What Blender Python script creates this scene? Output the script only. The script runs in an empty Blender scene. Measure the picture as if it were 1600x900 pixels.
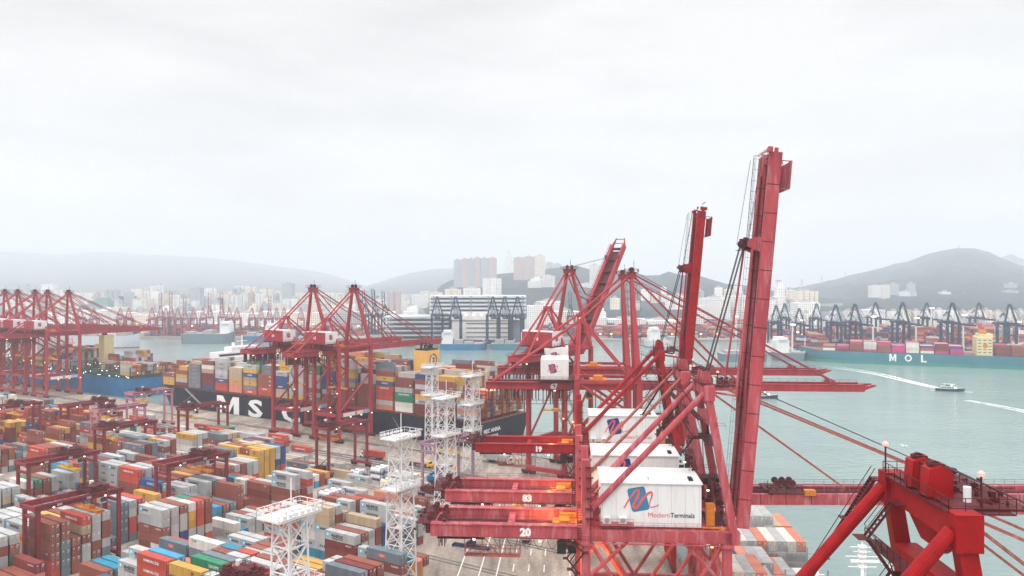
import bpy, math, random
import numpy as np
from mathutils import Vector, Matrix, Euler

SC = bpy.context.scene
R = math.radians
# ---------------------------------------------------------------- camera
CAMH = 84.0; FPX = 1244.0; HOR = 440.0
cam_d = bpy.data.cameras.new('camera'); cam = bpy.data.objects.new('camera', cam_d)
SC.collection.objects.link(cam); SC.camera = cam
cam.location = (0, 0, CAMH); cam.rotation_euler = (R(90), 0, 0)
cam_d.sensor_width = 36; cam_d.lens = 36*FPX/1600; cam_d.shift_y = -(450-HOR)/1600
cam_d.clip_start = 1; cam_d.clip_end = 30000
# ---------------------------------------------------------------- world, sun, exposure
W = bpy.data.worlds.new('World'); SC.world = W; W.use_nodes = True
nt = W.node_tree; nt.nodes.clear()
def N(t, **k):
    n = nt.nodes.new(t)
    for a, b in k.items(): setattr(n, a, b)
    return n
L = nt.links.new
out = N('ShaderNodeOutputWorld'); bg = N('ShaderNodeBackground'); L(bg.outputs[0], out.inputs[0])
SUN_EL, SUN_AZ = 55, 200
sky = N('ShaderNodeTexSky', sky_type='NISHITA', sun_disc=False); sky.sun_elevation = R(SUN_EL); sky.sun_rotation = R(SUN_AZ)
sky.altitude = 80; sky.air_density = 1.0; sky.dust_density = 4.0
hs = N('ShaderNodeHueSaturation'); hs.inputs['Saturation'].default_value = .18; hs.inputs['Value'].default_value = .12
L(sky.outputs[0], hs.inputs['Color'])
tc = N('ShaderNodeTexCoord'); sp = N('ShaderNodeSeparateXYZ'); L(tc.outputs['Generated'], sp.inputs[0])
mp = N('ShaderNodeMapping'); mp.inputs['Scale'].default_value = (1.3, 1.3, 6.5); mp.inputs['Location'].default_value = (3.1, .4, 1.7); L(tc.outputs['Generated'], mp.inputs[0])
nz = N('ShaderNodeTexNoise'); nz.inputs['Scale'].default_value = 2.1; nz.inputs['Detail'].default_value = 7; nz.inputs['Roughness'].default_value = .5; L(mp.outputs[0], nz.inputs[0])
cr = N('ShaderNodeValToRGB'); L(nz.outputs[0], cr.inputs[0])
cr.color_ramp.elements[0].position = .32; cr.color_ramp.elements[0].color = (.655, .645, .645, 1)
cr.color_ramp.elements[1].position = .62; cr.color_ramp.elements[1].color = (.835, .82, .81, 1)
# an overcast sky is brighter overhead than near the horizon
mr = N('ShaderNodeMapRange'); mr.inputs[1].default_value = .36; mr.inputs[2].default_value = .95; mr.inputs[3].default_value = 1.0; mr.inputs[4].default_value = 3.4; L(sp.outputs[2], mr.inputs[0])
sc_ = N('ShaderNodeVectorMath', operation='SCALE'); L(cr.outputs[0], sc_.inputs[0]); L(mr.outputs[0], sc_.inputs['Scale'])
mx = N('ShaderNodeMixRGB'); mx.inputs[0].default_value = .88; L(hs.outputs[0], mx.inputs[1]); L(sc_.outputs[0], mx.inputs[2])
L(mx.outputs[0], bg.inputs[0]); bg.inputs[1].default_value = 1.0
sd = bpy.data.lights.new('sun', 'SUN'); sun = bpy.data.objects.new('sun', sd); SC.collection.objects.link(sun)
sd.energy = 1.0; sd.angle = R(20); sd.color = (1, .97, .93); sun.rotation_euler = (R(90-SUN_EL), 0, R(180-SUN_AZ)); sun.location = (0, 0, 3000)
SC.view_settings.view_transform = 'Standard'; SC.view_settings.look = 'None'; SC.view_settings.exposure = 0.27; SC.view_settings.gamma = 1
SC.render.engine = 'CYCLES'; SC.cycles.max_bounces = 6; SC.cycles.diffuse_bounces = 2; SC.cycles.glossy_bounces = 2
SC.cycles.volume_bounces = 3; SC.cycles.transparent_max_bounces = 8; SC.cycles.use_denoising = True
rnd = random.Random(11)

# ---------------------------------------------------------------- frames of reference
def px(x, y, D): return ((x-800)/FPX*D, D, CAMH-(y-HOR)/FPX*D)       # where a thing at distance D stands
def Dg(y, z=0): return (CAMH-z)*FPX/(y-HOR)
TH = R(57); U = (-math.sin(TH), math.cos(TH)); V = (math.cos(TH), math.sin(TH))     # the main wharf: U along it, V towards the water
def uv(u, v, z=0): return (U[0]*u+V[0]*v, U[1]*u+V[1]*v, z)
TN = math.atan(85/FPX); NN = (math.sin(TN), math.cos(TN)); PP = (math.cos(TN), -math.sin(TN))   # the near wharf
def pn(p, n, z=0): return (PP[0]*p+NN[0]*n, PP[1]*p+NN[1]*n, z)

# ---------------------------------------------------------------- materials
def paint(name, col, rough=.55, var=.12, scale=.6, dirt=.0, dirtcol=(.12, .07, .05), metallic=0, rnds=0.0, emit=0, detail=5, corr=False, spec=.12, streak=False):
    m = bpy.data.materials.new(name); m.use_nodes = True; t = m.node_tree; b = t.nodes['Principled BSDF']
    n = lambda k, **a: [x for x in [t.nodes.new(k)] if [setattr(x, p, q) for p, q in a.items()] or True][0]
    l = t.links.new
    g = n('ShaderNodeNewGeometry'); tco = n('ShaderNodeTexCoord')
    no = n('ShaderNodeTexNoise'); no.inputs['Scale'].default_value = scale; no.inputs['Detail'].default_value = detail; no.inputs['Roughness'].default_value = .65
    src = g.outputs['Position']
    if streak:
        mpp = n('ShaderNodeMapping'); mpp.inputs['Scale'].default_value = (1, 1, .15); l(src, mpp.inputs[0]); src = mpp.outputs[0]
    l(src, no.inputs['Vector'])
    r = n('ShaderNodeMapRange'); r.inputs[1].default_value = .3; r.inputs[2].default_value = .7; r.inputs[3].default_value = 1-var; r.inputs[4].default_value = 1+var; l(no.outputs[0], r.inputs[0])
    val = r.outputs[0]
    if rnds:
        oi = n('ShaderNodeObjectInfo'); ad = n('ShaderNodeMath', operation='ADD'); l(oi.outputs['Random'], ad.inputs[0]); l(g.outputs['Random Per Island'], ad.inputs[1])
        fr = n('ShaderNodeMath', operation='FRACT'); l(ad.outputs[0], fr.inputs[0])
        r2 = n('ShaderNodeMapRange'); r2.inputs[3].default_value = 1-rnds; r2.inputs[4].default_value = 1+rnds; l(fr.outputs[0], r2.inputs[0])
        mu = n('ShaderNodeMath', operation='MULTIPLY'); l(val, mu.inputs[0]); l(r2.outputs[0], mu.inputs[1]); val = mu.outputs[0]
    v = n('ShaderNodeVectorMath', operation='SCALE'); v.inputs[0].default_value = col[:3]; l(val, v.inputs['Scale']); c = v.outputs[0]
    if dirt:
        n2 = n('ShaderNodeTexNoise'); n2.inputs['Scale'].default_value = scale*2.3; n2.inputs['Detail'].default_value = 8; n2.inputs['Roughness'].default_value = .7
        l(src, n2.inputs['Vector'])
        rr = n('ShaderNodeMapRange'); rr.inputs[1].default_value = .5; rr.inputs[2].default_value = .72; rr.inputs[4].default_value = dirt; l(n2.outputs[0], rr.inputs[0])
        mm = n('ShaderNodeMixRGB'); l(rr.outputs[0], mm.inputs[0]); l(c, mm.inputs[1]); mm.inputs[2].default_value = (*dirtcol, 1); c = mm.outputs[0]
    l(c, b.inputs['Base Color']); b.inputs['Roughness'].default_value = rough; b.inputs['Metallic'].default_value = metallic
    b.inputs['Specular IOR Level'].default_value = spec
    if emit:
        b.inputs['Emission Color'].default_value = (*col[:3], 1); b.inputs['Emission Strength'].default_value = emit
    return m
def facade(name, col, win=(.10, .12, .15), fh=3.2, fw=3.6, wh=.5, ww=.55, var=.08):
    m = bpy.data.materials.new(name); m.use_nodes = True; t = m.node_tree; b = t.nodes['Principled BSDF']; l = t.links.new
    def mth(op, a, c=None):
        x = t.nodes.new('ShaderNodeMath'); x.operation = op
        for i, q in enumerate((a, c)):
            if q is None: continue
            if isinstance(q, (int, float)): x.inputs[i].default_value = q
            else: l(q, x.inputs[i])
        return x.outputs[0]
    tco = t.nodes.new('ShaderNodeTexCoord'); s = t.nodes.new('ShaderNodeSeparateXYZ'); l(tco.outputs['Object'], s.inputs[0])
    zz = mth('FRACT', mth('DIVIDE', s.outputs[2], fh)); hh = mth('FRACT', mth('DIVIDE', mth('ADD', s.outputs[0], s.outputs[1]), fw))
    w = mth('MULTIPLY', mth('LESS_THAN', zz, wh), mth('LESS_THAN', hh, ww))
    g = t.nodes.new('ShaderNodeNewGeometry'); gs = t.nodes.new('ShaderNodeSeparateXYZ'); l(g.outputs['Normal'], gs.inputs[0])
    w = mth('MULTIPLY', w, mth('LESS_THAN', mth('ABSOLUTE', gs.outputs[2]), .5))
    no = t.nodes.new('ShaderNodeTexNoise'); no.inputs['Scale'].default_value = .05; l(g.outputs['Position'], no.inputs['Vector'])
    rr = t.nodes.new('ShaderNodeMapRange'); rr.inputs[1].default_value = .3; rr.inputs[2].default_value = .7; rr.inputs[3].default_value = 1-var; rr.inputs[4].default_value = 1+var; l(no.outputs[0], rr.inputs[0])
    v = t.nodes.new('ShaderNodeVectorMath'); v.operation = 'SCALE'; v.inputs[0].default_value = col; l(rr.outputs[0], v.inputs['Scale'])
    mm = t.nodes.new('ShaderNodeMixRGB'); l(w, mm.inputs[0]); l(v.outputs[0], mm.inputs[1]); mm.inputs[2].default_value = (*win, 1)
    l(mm.outputs[0], b.inputs['Base Color']); b.inputs['Roughness'].default_value = .7
    return m
M = {}
M['red_faded'] = paint('faded_red_paint', (.42, .070, .083), var=.28, scale=.35, dirt=.8, dirtcol=(.60, .29, .31), streak=True)
M['red_bright'] = paint('bright_red_paint', (.33, .008, .010), var=.25, scale=.5, dirt=.55, dirtcol=(.15, .010, .012), rough=.55)
M['rtg_red'] = paint('yard_crane_red', (.24, .032, .042), var=.25, scale=.4, dirt=.4, dirtcol=(.36,.12,.12), streak=True)
M['red_std'] = paint('crane_red_paint', (.39, .043, .053), var=.24, scale=.3, dirt=.45, dirtcol=(.22, .04, .05), streak=True)
M['red_dark'] = paint('dark_maroon_steel', (.10, .018, .022), var=.35, scale=.8, dirt=.5, dirtcol=(.08, .03, .03))
M['rust'] = paint('rusty_red_steel', (.36, .10, .08), var=.25, scale=.9, dirt=.6, dirtcol=(.55, .30, .24))
M['mauve'] = paint('mauve_paint', (.36, .22, .30), var=.15, scale=.5, dirt=.3, dirtcol=(.3, .18, .2))
M['pink'] = paint('pale_pink_paint', (.50, .22, .27), var=.15, scale=.5)
M['navy_steel'] = paint('dark_blue_crane_paint', (.018, .035, .085), var=.2, scale=.2)
M['magenta_steel'] = paint('far_red_crane_paint', (.34, .09, .14), var=.2, scale=.2)
M['black'] = paint('black_rubber', (.02, .02, .022), rough=.7)
M['cable'] = paint('steel_cable', (.06, .06, .065), rough=.5)
M['white'] = paint('white_paint', (.80, .80, .80), var=.05, scale=.4, rough=.5, dirt=.12, dirtcol=(.6, .56, .52))
M['house_white'] = paint('machine_house_white', (.76, .76, .76), var=.06, scale=.35, rough=.5, dirt=.4, dirtcol=(.52, .48, .45), streak=True)
M['tower_white'] = paint('tower_white_paint', (.74, .74, .74), var=.03, rough=.5)
M['grey'] = paint('grey_steel', (.35, .35, .36), var=.15)
M['glass'] = paint('dark_glass', (.03, .04, .05), rough=.1, spec=.6)
M['orange_mach'] = paint('orange_machinery', (.62, .20, .02), var=.2, scale=1)
M['yellow_mach'] = paint('yellow_machinery', (.75, .42, .03), var=.15, scale=1)
M['blue_logo'] = paint('logo_blue', (.015, .045, .20), var=.1)
M['blue_logo2'] = paint('faded_logo_blue', (.05, .20, .37), var=.12)
M['violet_logo'] = paint('violet_logo', (.16, .09, .22), var=.1)
M['red_logo'] = paint('logo_red', (.75, .12, .11), var=.15)
M['ink'] = paint('dark_ink', (.05, .055, .07))
M['white_ink'] = paint('white_ink', (.85, .85, .85), var=.04)
M['lamp'] = paint('warm_lamp', (1, .62, .28), emit=6)
M['lamp_white'] = paint('white_lamp', (1, .93, .8), emit=6)
M['lamp_pink'] = paint('pink_beacon', (.9, .45, .4), emit=.25)
M['hull_black'] = paint('black_hull', (.010, .015, .028), var=.35, scale=.12, dirt=.45, dirtcol=(.05, .045, .045), streak=True, rough=.5)
M['hull_blue'] = paint('blue_hull', (.015, .15, .33), var=.2, scale=.1)
M['hull_teal'] = paint('teal_hull', (.045, .20, .25), var=.12, scale=.05)
M['boot_green'] = paint('green_boot_topping', (.05, .26, .20), var=.15, scale=.05)
M['boot_red'] = paint('red_boot_topping', (.32, .05, .05), var=.15, scale=.05)
M['hull_grey'] = paint('grey_hull', (.15, .2, .24), var=.1)
M['hull_pale'] = paint('pale_hull', (.55, .57, .60), var=.06)
M['deck'] = paint('rusty_deck', (.22, .075, .06), var=.25, scale=.3)
M['deck_green'] = paint('dark_green_deck', (.02, .07, .055), var=.3, scale=.3)
M['cream'] = paint('cream_paint', (.72, .60, .34), var=.08)
M['funnel'] = paint('ochre_funnel', (.80, .47, .13), var=.06)
M['steelbrown'] = paint('brown_scaffold', (.2, .10, .07), var=.3)
# ---------------------------------------------------------------- mesh building
def link(o, parent=None):
    SC.collection.objects.link(o)
    if parent is not None: o.parent = parent
    return o
class MB:
    def __init__(s): s.v = []; s.f = []; s.m = []; s.cur = 0
    def add(s, vs, fs):
        k = len(s.v); s.v.extend(vs)
        for f in fs: s.f.append([i+k for i in f]); s.m.append(s.cur)
        return s
    def box(s, x0, x1, y0, y1, z0, z1):
        return s.add([(x0,y0,z0),(x1,y0,z0),(x1,y1,z0),(x0,y1,z0),(x0,y0,z1),(x1,y0,z1),(x1,y1,z1),(x0,y1,z1)],
                     [(0,3,2,1),(4,5,6,7),(0,1,5,4),(1,2,6,5),(2,3,7,6),(3,0,4,7)])
    def obox(s, c, sx, sy, sz, rz):
        a, b = math.cos(rz), math.sin(rz); vs = []
        for z in (-sz/2, sz/2):
            for x, y in ((-sx/2,-sy/2),(sx/2,-sy/2),(sx/2,sy/2),(-sx/2,sy/2)): vs.append((c[0]+x*a-y*b, c[1]+x*b+y*a, c[2]+z))
        return s.add(vs, [(0,3,2,1),(4,5,6,7),(0,1,5,4),(1,2,6,5),(2,3,7,6),(3,0,4,7)])
    def beam(s, p, q, w, h=None, w2=None, h2=None):
        h = h or w; w2 = w2 or w; h2 = h2 or h
        p = Vector(p); q = Vector(q); d = (q-p)
        if d.length < 1e-6: return s
        d.normalize()
        up = Vector((0,0,1)) if abs(d.z) < .9 else Vector((1,0,0))
        a = d.cross(up).normalized(); b = a.cross(d).normalized()
        if abs(d.z) >= .9: a, b = b, a      # vertical: w along x, h along y
        vs = []
        for o, ww, hh in ((p, w, h), (q, w2, h2)):
            for i, j in ((-1,-1),(1,-1),(1,1),(-1,1)): vs.append(tuple(o+a*(ww/2*i)+b*(hh/2*j)))
        return s.add(vs, [(0,3,2,1),(4,5,6,7),(0,1,5,4),(1,2,6,5),(2,3,7,6),(3,0,4,7)])
    def tube(s, p, q, r, r2=None, n=8, cap=True):
        r2 = r if r2 is None else r2
        p = Vector(p); q = Vector(q); d = (q-p)
        if d.length < 1e-6: return s
        d.normalize(); up = Vector((0,0,1)) if abs(d.z) < .9 else Vector((1,0,0))
        a = d.cross(up).normalized(); b = a.cross(d)
        vs = []
        for o, rr in ((p, r), (q, r2)):
            for i in range(n):
                t = 2*math.pi*i/n; vs.append(tuple(o+a*(rr*math.cos(t))+b*(rr*math.sin(t))))
        fs = [(i, (i+1)%n, n+(i+1)%n, n+i) for i in range(n)]
        if cap: fs += [tuple(range(n-1,-1,-1)), tuple(range(n, 2*n))]
        return s.add(vs, fs)
    def path(s, pts, r, n=5):
        for a, b in zip(pts, pts[1:]): s.tube(a, b, r, n=n, cap=False)
        return s
    def prism(s, pts, z0, z1):
        n = len(pts); return s.add([(x,y,z0) for x,y in pts]+[(x,y,z1) for x,y in pts],
            [tuple(range(n-1,-1,-1)), tuple(range(n,2*n))]+[(i,(i+1)%n,n+(i+1)%n,n+i) for i in range(n)])
    def prism_y(s, pts, y0, y1):            # outline in x,z
        n = len(pts); return s.add([(x,y0,z) for x,z in pts]+[(x,y1,z) for x,z in pts],
            [tuple(range(n)), tuple(range(2*n-1,n-1,-1))]+[(i,n+i,n+(i+1)%n,(i+1)%n) for i in range(n)])
    def rail(s, pts, h=1.1, step=1.6, t=.05, mid=True):
        for a, b in zip(pts, pts[1:]):
            a = Vector(a); b = Vector(b); n = max(1, int((b-a).length/step))
            for i in range(n+1):
                p = a.lerp(b, i/n); s.beam(p, p+Vector((0,0,h)), t)
            s.beam(a+Vector((0,0,h)), b+Vector((0,0,h)), t)
            if mid: s.beam(a+Vector((0,0,h*.5)), b+Vector((0,0,h*.5)), t*.8)
        return s
    def ladder(s, p, q, w=.5, step=.6, t=.06, ax=(0,1,0)):
        p = Vector(p); q = Vector(q); a = Vector(ax)*w/2
        s.beam(p-a, q-a, t); s.beam(p+a, q+a, t); n = max(1, int((q-p).length/step))
        for i in range(n+1):
            c = p.lerp(q, i/n); s.beam(c-a, c+a, t*.8)
        return s
    def stairs(s, x, y, z0, z1, w=2.6, fl=3.2, d=.8):
        z = z0; k = 0
        while z < z1-.5:
            z2 = min(z+fl, z1); xa, xb = (x, x+w) if k % 2 == 0 else (x+w, x)
            s.beam((xa,y-d/2,z),(xb,y-d/2,z2),.07,.2); s.beam((xa,y+d/2,z),(xb,y+d/2,z2),.07,.2)
            s.beam((xa,y-d/2,z+1),(xb,y-d/2,z2+1),.05); s.beam((xa,y+d/2,z+1),(xb,y+d/2,z2+1),.05)
            n = 8
            for i in range(1, n): s.box(min(xa,xb)+w*i/n-.12, min(xa,xb)+w*i/n+.12, y-d/2, y+d/2, (z+(z2-z)*(i/n if xb>xa else 1-i/n))-.03, (z+(z2-z)*(i/n if xb>xa else 1-i/n))+.03)
            s.box(min(xb,xb+(.9 if xb>xa else -.9)), max(xb,xb+(.9 if xb>xa else -.9)), y-d, y+d, z2-.06, z2)
            z = z2; k += 1
        return s
    def build(s, name, mats, parent=None, loc=None, rot=None, smooth=False):
        me = bpy.data.meshes.new(name); me.from_pydata(s.v, [], s.f)
        if not isinstance(mats, (list, tuple)): mats = [mats]
        for m in mats: me.materials.append(m)
        if len(mats) > 1: me.polygons.foreach_set('material_index', s.m)
        if smooth: me.polygons.foreach_set('use_smooth', [True]*len(me.polygons))
        me.update(); o = bpy.data.objects.new(name, me); link(o, parent)
        if loc is not None: o.location = loc
        if rot is not None: o.rotation_euler = rot
        return o
def tag(o, label=None, cat=None, group=None, kind=None):
    if label: o['label'] = label
    if cat: o['category'] = cat
    if group: o['group'] = group
    if kind: o['kind'] = kind
    return o
def empty(name, loc, rz=0, label=None, cat=None, group=None):
    o = bpy.data.objects.new(name, None); o.empty_display_size = 1; link(o); o.location = loc; o.rotation_euler = (0,0,rz)
    return tag(o, label, cat, group)
def structure(o): o['kind'] = 'structure'; return o
KIDS = {}
def copy_tree(o, parent=None):
    c = o.copy(); link(c)
    if parent is not None: c.parent = parent
    for ch in o.children: copy_tree(ch, c)
    return c
def letter_m(w=1.0):
    me = bpy.data.meshes.new('lettering'); s = .24
    P = [(0,0),(s,0),(s,.62),(.5-.07,.08),(.5+.07,.08),(1-s,.62),(1-s,0),(1,0),(1,1),(1-s*1.15,1),(.5,.42),(s*1.15,1),(0,1)]
    P = [((x-.5)*w, y-.5, 0) for x, y in P]
    me.from_pydata(P, [], [(0,1,2,11,12),(2,3,10,11),(3,4,10),(4,5,9,10),(5,6,7,8,9)]); return me
_txt = {}
def text_mesh(txt, bold=.0, ext=.0, space=1.0):
    k = (txt, bold, ext, space)
    if k in _txt: return _txt[k]
    cu = bpy.data.curves.new('lettering', 'FONT'); cu.body = txt; cu.resolution_u = 2; cu.offset = bold; cu.extrude = ext; cu.fill_mode = 'BOTH' if ext else 'FRONT'; cu.space_character = space
    o = bpy.data.objects.new('lettering_source', cu); SC.collection.objects.link(o)
    bpy.context.view_layer.update(); dg = bpy.context.evaluated_depsgraph_get()
    me = bpy.data.meshes.new_from_object(o.evaluated_get(dg)); bpy.data.objects.remove(o)
    xs = [v.co.x for v in me.vertices]; ys = [v.co.y for v in me.vertices]
    x0, x1, y1 = min(xs), max(xs), max(ys); y0 = min(ys)
    s = 1/(y1-y0)
    for v in me.vertices: v.co.x = (v.co.x-(x0+x1)/2)*s; v.co.y = (v.co.y-(y0+y1)/2)*s
    me.materials.clear(); me.name = 'lettering'
    _txt[k] = (me, (x1-x0)*s); return _txt[k]
def put_text(parent, txt, loc, h, mat, face='-y', width=None, bold=.015, name='lettering'):
    me, w = text_mesh(txt, bold) if txt != 'M' else (letter_m(), 1.0)
    me = me.copy(); me.materials.append(mat)
    o = bpy.data.objects.new(name, me); link(o, parent); o.location = loc
    o.rotation_euler = {'-y': (R(90),0,0), '-x': (R(90),0,R(-90)), '+z': (0,0,0)}[face]
    o.scale = ((width/w) if width else h, h, 1)
    return o
# ================================================================ GROUND, WATER, LAND
def mat_ground():
    m = bpy.data.materials.new('worn_concrete'); m.use_nodes = True; t = m.node_tree; b = t.nodes['Principled BSDF']; l = t.links.new
    g = t.nodes.new('ShaderNodeNewGeometry')
    rot = t.nodes.new('ShaderNodeMapping'); rot.inputs['Rotation'].default_value = (0,0,-TH); rot.inputs['Scale'].default_value = (1, .16, 1); l(g.outputs['Position'], rot.inputs[0])
    n1 = t.nodes.new('ShaderNodeTexNoise'); n1.inputs['Scale'].default_value = .22; n1.inputs['Detail'].default_value = 8; n1.inputs['Roughness'].default_value = .65; l(rot.outputs[0], n1.inputs['Vector'])
    n2 = t.nodes.new('ShaderNodeTexNoise'); n2.inputs['Scale'].default_value = .035; n2.inputs['Detail'].default_value = 5; l(g.outputs['Position'], n2.inputs['Vector'])
    n3 = t.nodes.new('ShaderNodeTexNoise'); n3.inputs['Scale'].default_value = .9; n3.inputs['Detail'].default_value = 6; l(g.outputs['Position'], n3.inputs['Vector'])
    r1 = t.nodes.new('ShaderNodeValToRGB'); l(n1.outputs[0], r1.inputs[0])
    r1.color_ramp.elements[0].position = .3; r1.color_ramp.elements[0].color = (.19,.155,.13,1)
    r1.color_ramp.elements[1].position = .66; r1.color_ramp.elements[1].color = (.50,.42,.35,1)
    r2 = t.nodes.new('ShaderNodeMapRange'); r2.inputs[1].default_value=.35; r2.inputs[2].default_value=.65; r2.inputs[3].default_value=.75; r2.inputs[4].default_value=1.12; l(n2.outputs[0], r2.inputs[0])
    r3 = t.nodes.new('ShaderNodeMapRange'); r3.inputs[1].default_value=.3; r3.inputs[2].default_value=.6; r3.inputs[3].default_value=.8; r3.inputs[4].default_value=1.05; l(n3.outputs[0], r3.inputs[0])
    a = t.nodes.new('ShaderNodeMath'); a.operation='MULTIPLY'; l(r2.outputs[0], a.inputs[0]); l(r3.outputs[0], a.inputs[1])
    br = t.nodes.new('ShaderNodeTexBrick'); br.inputs['Scale'].default_value = .15; br.inputs['Mortar Size'].default_value = .012; br.offset = 0
    br.inputs['Color1'].default_value=(1,1,1,1); br.inputs['Color2'].default_value=(.93,.93,.93,1); br.inputs['Mortar'].default_value=(.7,.7,.7,1)
    rt2 = t.nodes.new('ShaderNodeMapping'); rt2.inputs['Rotation'].default_value=(0,0,-TH); l(g.outputs['Position'], rt2.inputs[0]); l(rt2.outputs[0], br.inputs['Vector'])
    v = t.nodes.new('ShaderNodeVectorMath'); v.operation='SCALE'; l(r1.outputs[0], v.inputs[0]); l(a.outputs[0], v.inputs['Scale'])
    mm = t.nodes.new('ShaderNodeMixRGB'); mm.blend_type='MULTIPLY'; mm.inputs[0].default_value=.8; l(v.outputs[0], mm.inputs[1]); l(br.outputs[0], mm.inputs[2])
    l(mm.outputs[0], b.inputs['Base Color']); b.inputs['Roughness'].default_value=.6; b.inputs['Specular IOR Level'].default_value=.3
    return m
def mat_water():
    m = bpy.data.materials.new('harbour_water'); m.use_nodes = True; t = m.node_tree; b = t.nodes['Principled BSDF']; l = t.links.new
    g = t.nodes.new('ShaderNodeNewGeometry')
    n2 = t.nodes.new('ShaderNodeTexNoise'); n2.inputs['Scale'].default_value=.006; n2.inputs['Detail'].default_value=4; l(g.outputs['Position'], n2.inputs['Vector'])
    r = t.nodes.new('ShaderNodeValToRGB'); l(n2.outputs[0], r.inputs[0])
    r.color_ramp.elements[0].position=.3; r.color_ramp.elements[0].color=(.17,.25,.238,1); r.color_ramp.elements[1].position=.7; r.color_ramp.elements[1].color=(.225,.315,.30,1)
    l(r.outputs[0], b.inputs['Base Color']); b.inputs['Roughness'].default_value=.12; b.inputs['IOR'].default_value=1.33
    mp = t.nodes.new('ShaderNodeMapping'); mp.inputs['Scale'].default_value=(.6,1.3,1); mp.inputs['Rotation'].default_value=(0,0,.3); l(g.outputs['Position'], mp.inputs[0])
    a = t.nodes.new('ShaderNodeTexNoise'); a.inputs['Scale'].default_value=.28; a.inputs['Detail'].default_value=6; a.inputs['Roughness'].default_value=.6; a.inputs['Distortion'].default_value=.6; l(mp.outputs[0], a.inputs['Vector'])
    c = t.nodes.new('ShaderNodeTexNoise'); c.inputs['Scale'].default_value=.04; c.inputs['Detail'].default_value=3; l(mp.outputs[0], c.inputs['Vector'])
    ad = t.nodes.new('ShaderNodeMath'); ad.operation='ADD'; l(a.outputs[0], ad.inputs[0]); l(c.outputs[0], ad.inputs[1])
    bp = t.nodes.new('ShaderNodeBump'); bp.inputs['Strength'].default_value=.75; bp.inputs['Distance'].default_value=.7; l(ad.outputs[0], bp.inputs['Height']); l(bp.outputs[0], b.inputs['Normal'])
    return m
M['ground'] = mat_ground(); M['water'] = mat_water()
M['land'] = paint('far_bank_concrete', (.30,.29,.27), var=.25, scale=.02)
M['line_w'] = paint('white_road_paint', (.72,.70,.66), var=.2, scale=1.5, dirt=.6, dirtcol=(.4,.36,.32))
M['line_y'] = paint('yellow_road_paint', (.62,.46,.14), var=.2, scale=1.5)
M['asphalt'] = paint('dark_asphalt', (.13,.12,.115), var=.3, scale=.12, dirt=.6, dirtcol=(.28,.25,.22), rough=.75)
M['quaywall'] = paint('quay_wall_concrete', (.22,.20,.18), var=.3, scale=.3, streak=True)
b = MB(); b.add([(-9000,-800,-4),(9000,-800,-4),(9000,13000,-4),(-9000,13000,-4)], [(0,1,2,3)])
structure(b.build('water', M['water']))
c0 = uv((34.5*0+0),0)
def corner():
    # intersection of the two wharf edges
    # near edge: X = 34.5/cos + D*tan(TN); main edge: V.(X,D)=326
    k = math.tan(TN); x0 = 34.5/math.cos(TN)
    D = (326-V[0]*x0)/(V[0]*k+V[1]); return (x0+k*D, D)
CX, CY = corner()
e2 = (CX+U[0]*1000, CY+U[1]*1000)
ter = [pn(34.5,-60)[:2], (CX,CY), e2, (-2200, e2[1]), (-2200,-60)]
b = MB(); b.prism(ter, -8, 0); structure(b.build('ground', [M['ground']]))
b = MB()      # cope along the wharf edge
b.beam(pn(34.0,-60,.15), (CX-.4,CY,.15), .9, .3); b.beam((CX-.2,CY-.6,.15), (e2[0],e2[1]-.6,.15), .9, .3)
structure(b.build('wharf_edge', M['quaywall']))
# darker asphalt lanes of the main wharf
b = MB()
for v0, v1 in ((272,281),(303,308)):
    p = [uv(u,v,.004) for u,v in ((190,v0),(760,v0),(760,v1),(190,v1))]; b.add(p, [(0,1,2,3)])
structure(b.build('road', M['asphalt']))
b = MB()
def lane(p, n0, n1, w=.18, dash=None):
    n = n0
    while n < n1:
        e = min(n+(dash or (n1-n0)), n1)
        b.add([pn(p-w,n,.008),pn(p+w,n,.008),pn(p+w,e,.008),pn(p-w,e,.008)], [(0,1,2,3)]); n = e+(dash or 0)*1.3+.001
for p in (-25,-20): lane(p, 120, 330)
for p in (-15.5,-11,-6.5): lane(p, 120, 330, dash=6)
lane(-31, 205, 330); lane(1,120,330)
def lane2(v, u0, u1, w=.2, dash=None):
    n = u0
    while n < u1:
        e = min(n+(dash or (u1-u0)), u1)
        b.add([uv(n,v-w,.009),uv(e,v-w,.009),uv(e,v+w,.009),uv(n,v+w,.009)], [(0,1,2,3)]); n = e+(dash or 0)*1.3+.001
for v in (274.5,291,268.5): lane2(v, 215, 760)
for v in (278,283,287,304,309,313): lane2(v, 215, 760, dash=8)
b.add([uv(168,u,.008) for u in (205,)]+[uv(190,204.6,.008),uv(190,205,.008)], [(0,1,2)])
structure(b.build('lane_markings', M['line_w']))
b = MB()
for p in (3.6,31): b.add([pn(p-.12,60,.012),pn(p+.12,60,.012),pn(p+.12,345,.012),pn(p-.12,345,.012)], [(0,1,2,3)])
for v in (298,322): b.add([uv(170,v-.12,.012),uv(170,v+.12,.012),uv(900,v+.12,.012),uv(900,v-.12,.012)], [(0,1,2,3)])
for k in range(8):
    for dv in (0, 23.5):
        v = 63.5+25.5*k+dv; b.add([uv(120,v-.5,.006),uv(120,v+.5,.006),uv(620,v+.5,.006),uv(620,v-.5,.006)], [(0,1,2,3)])
structure(b.build('crane_rails', M['asphalt']))
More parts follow.
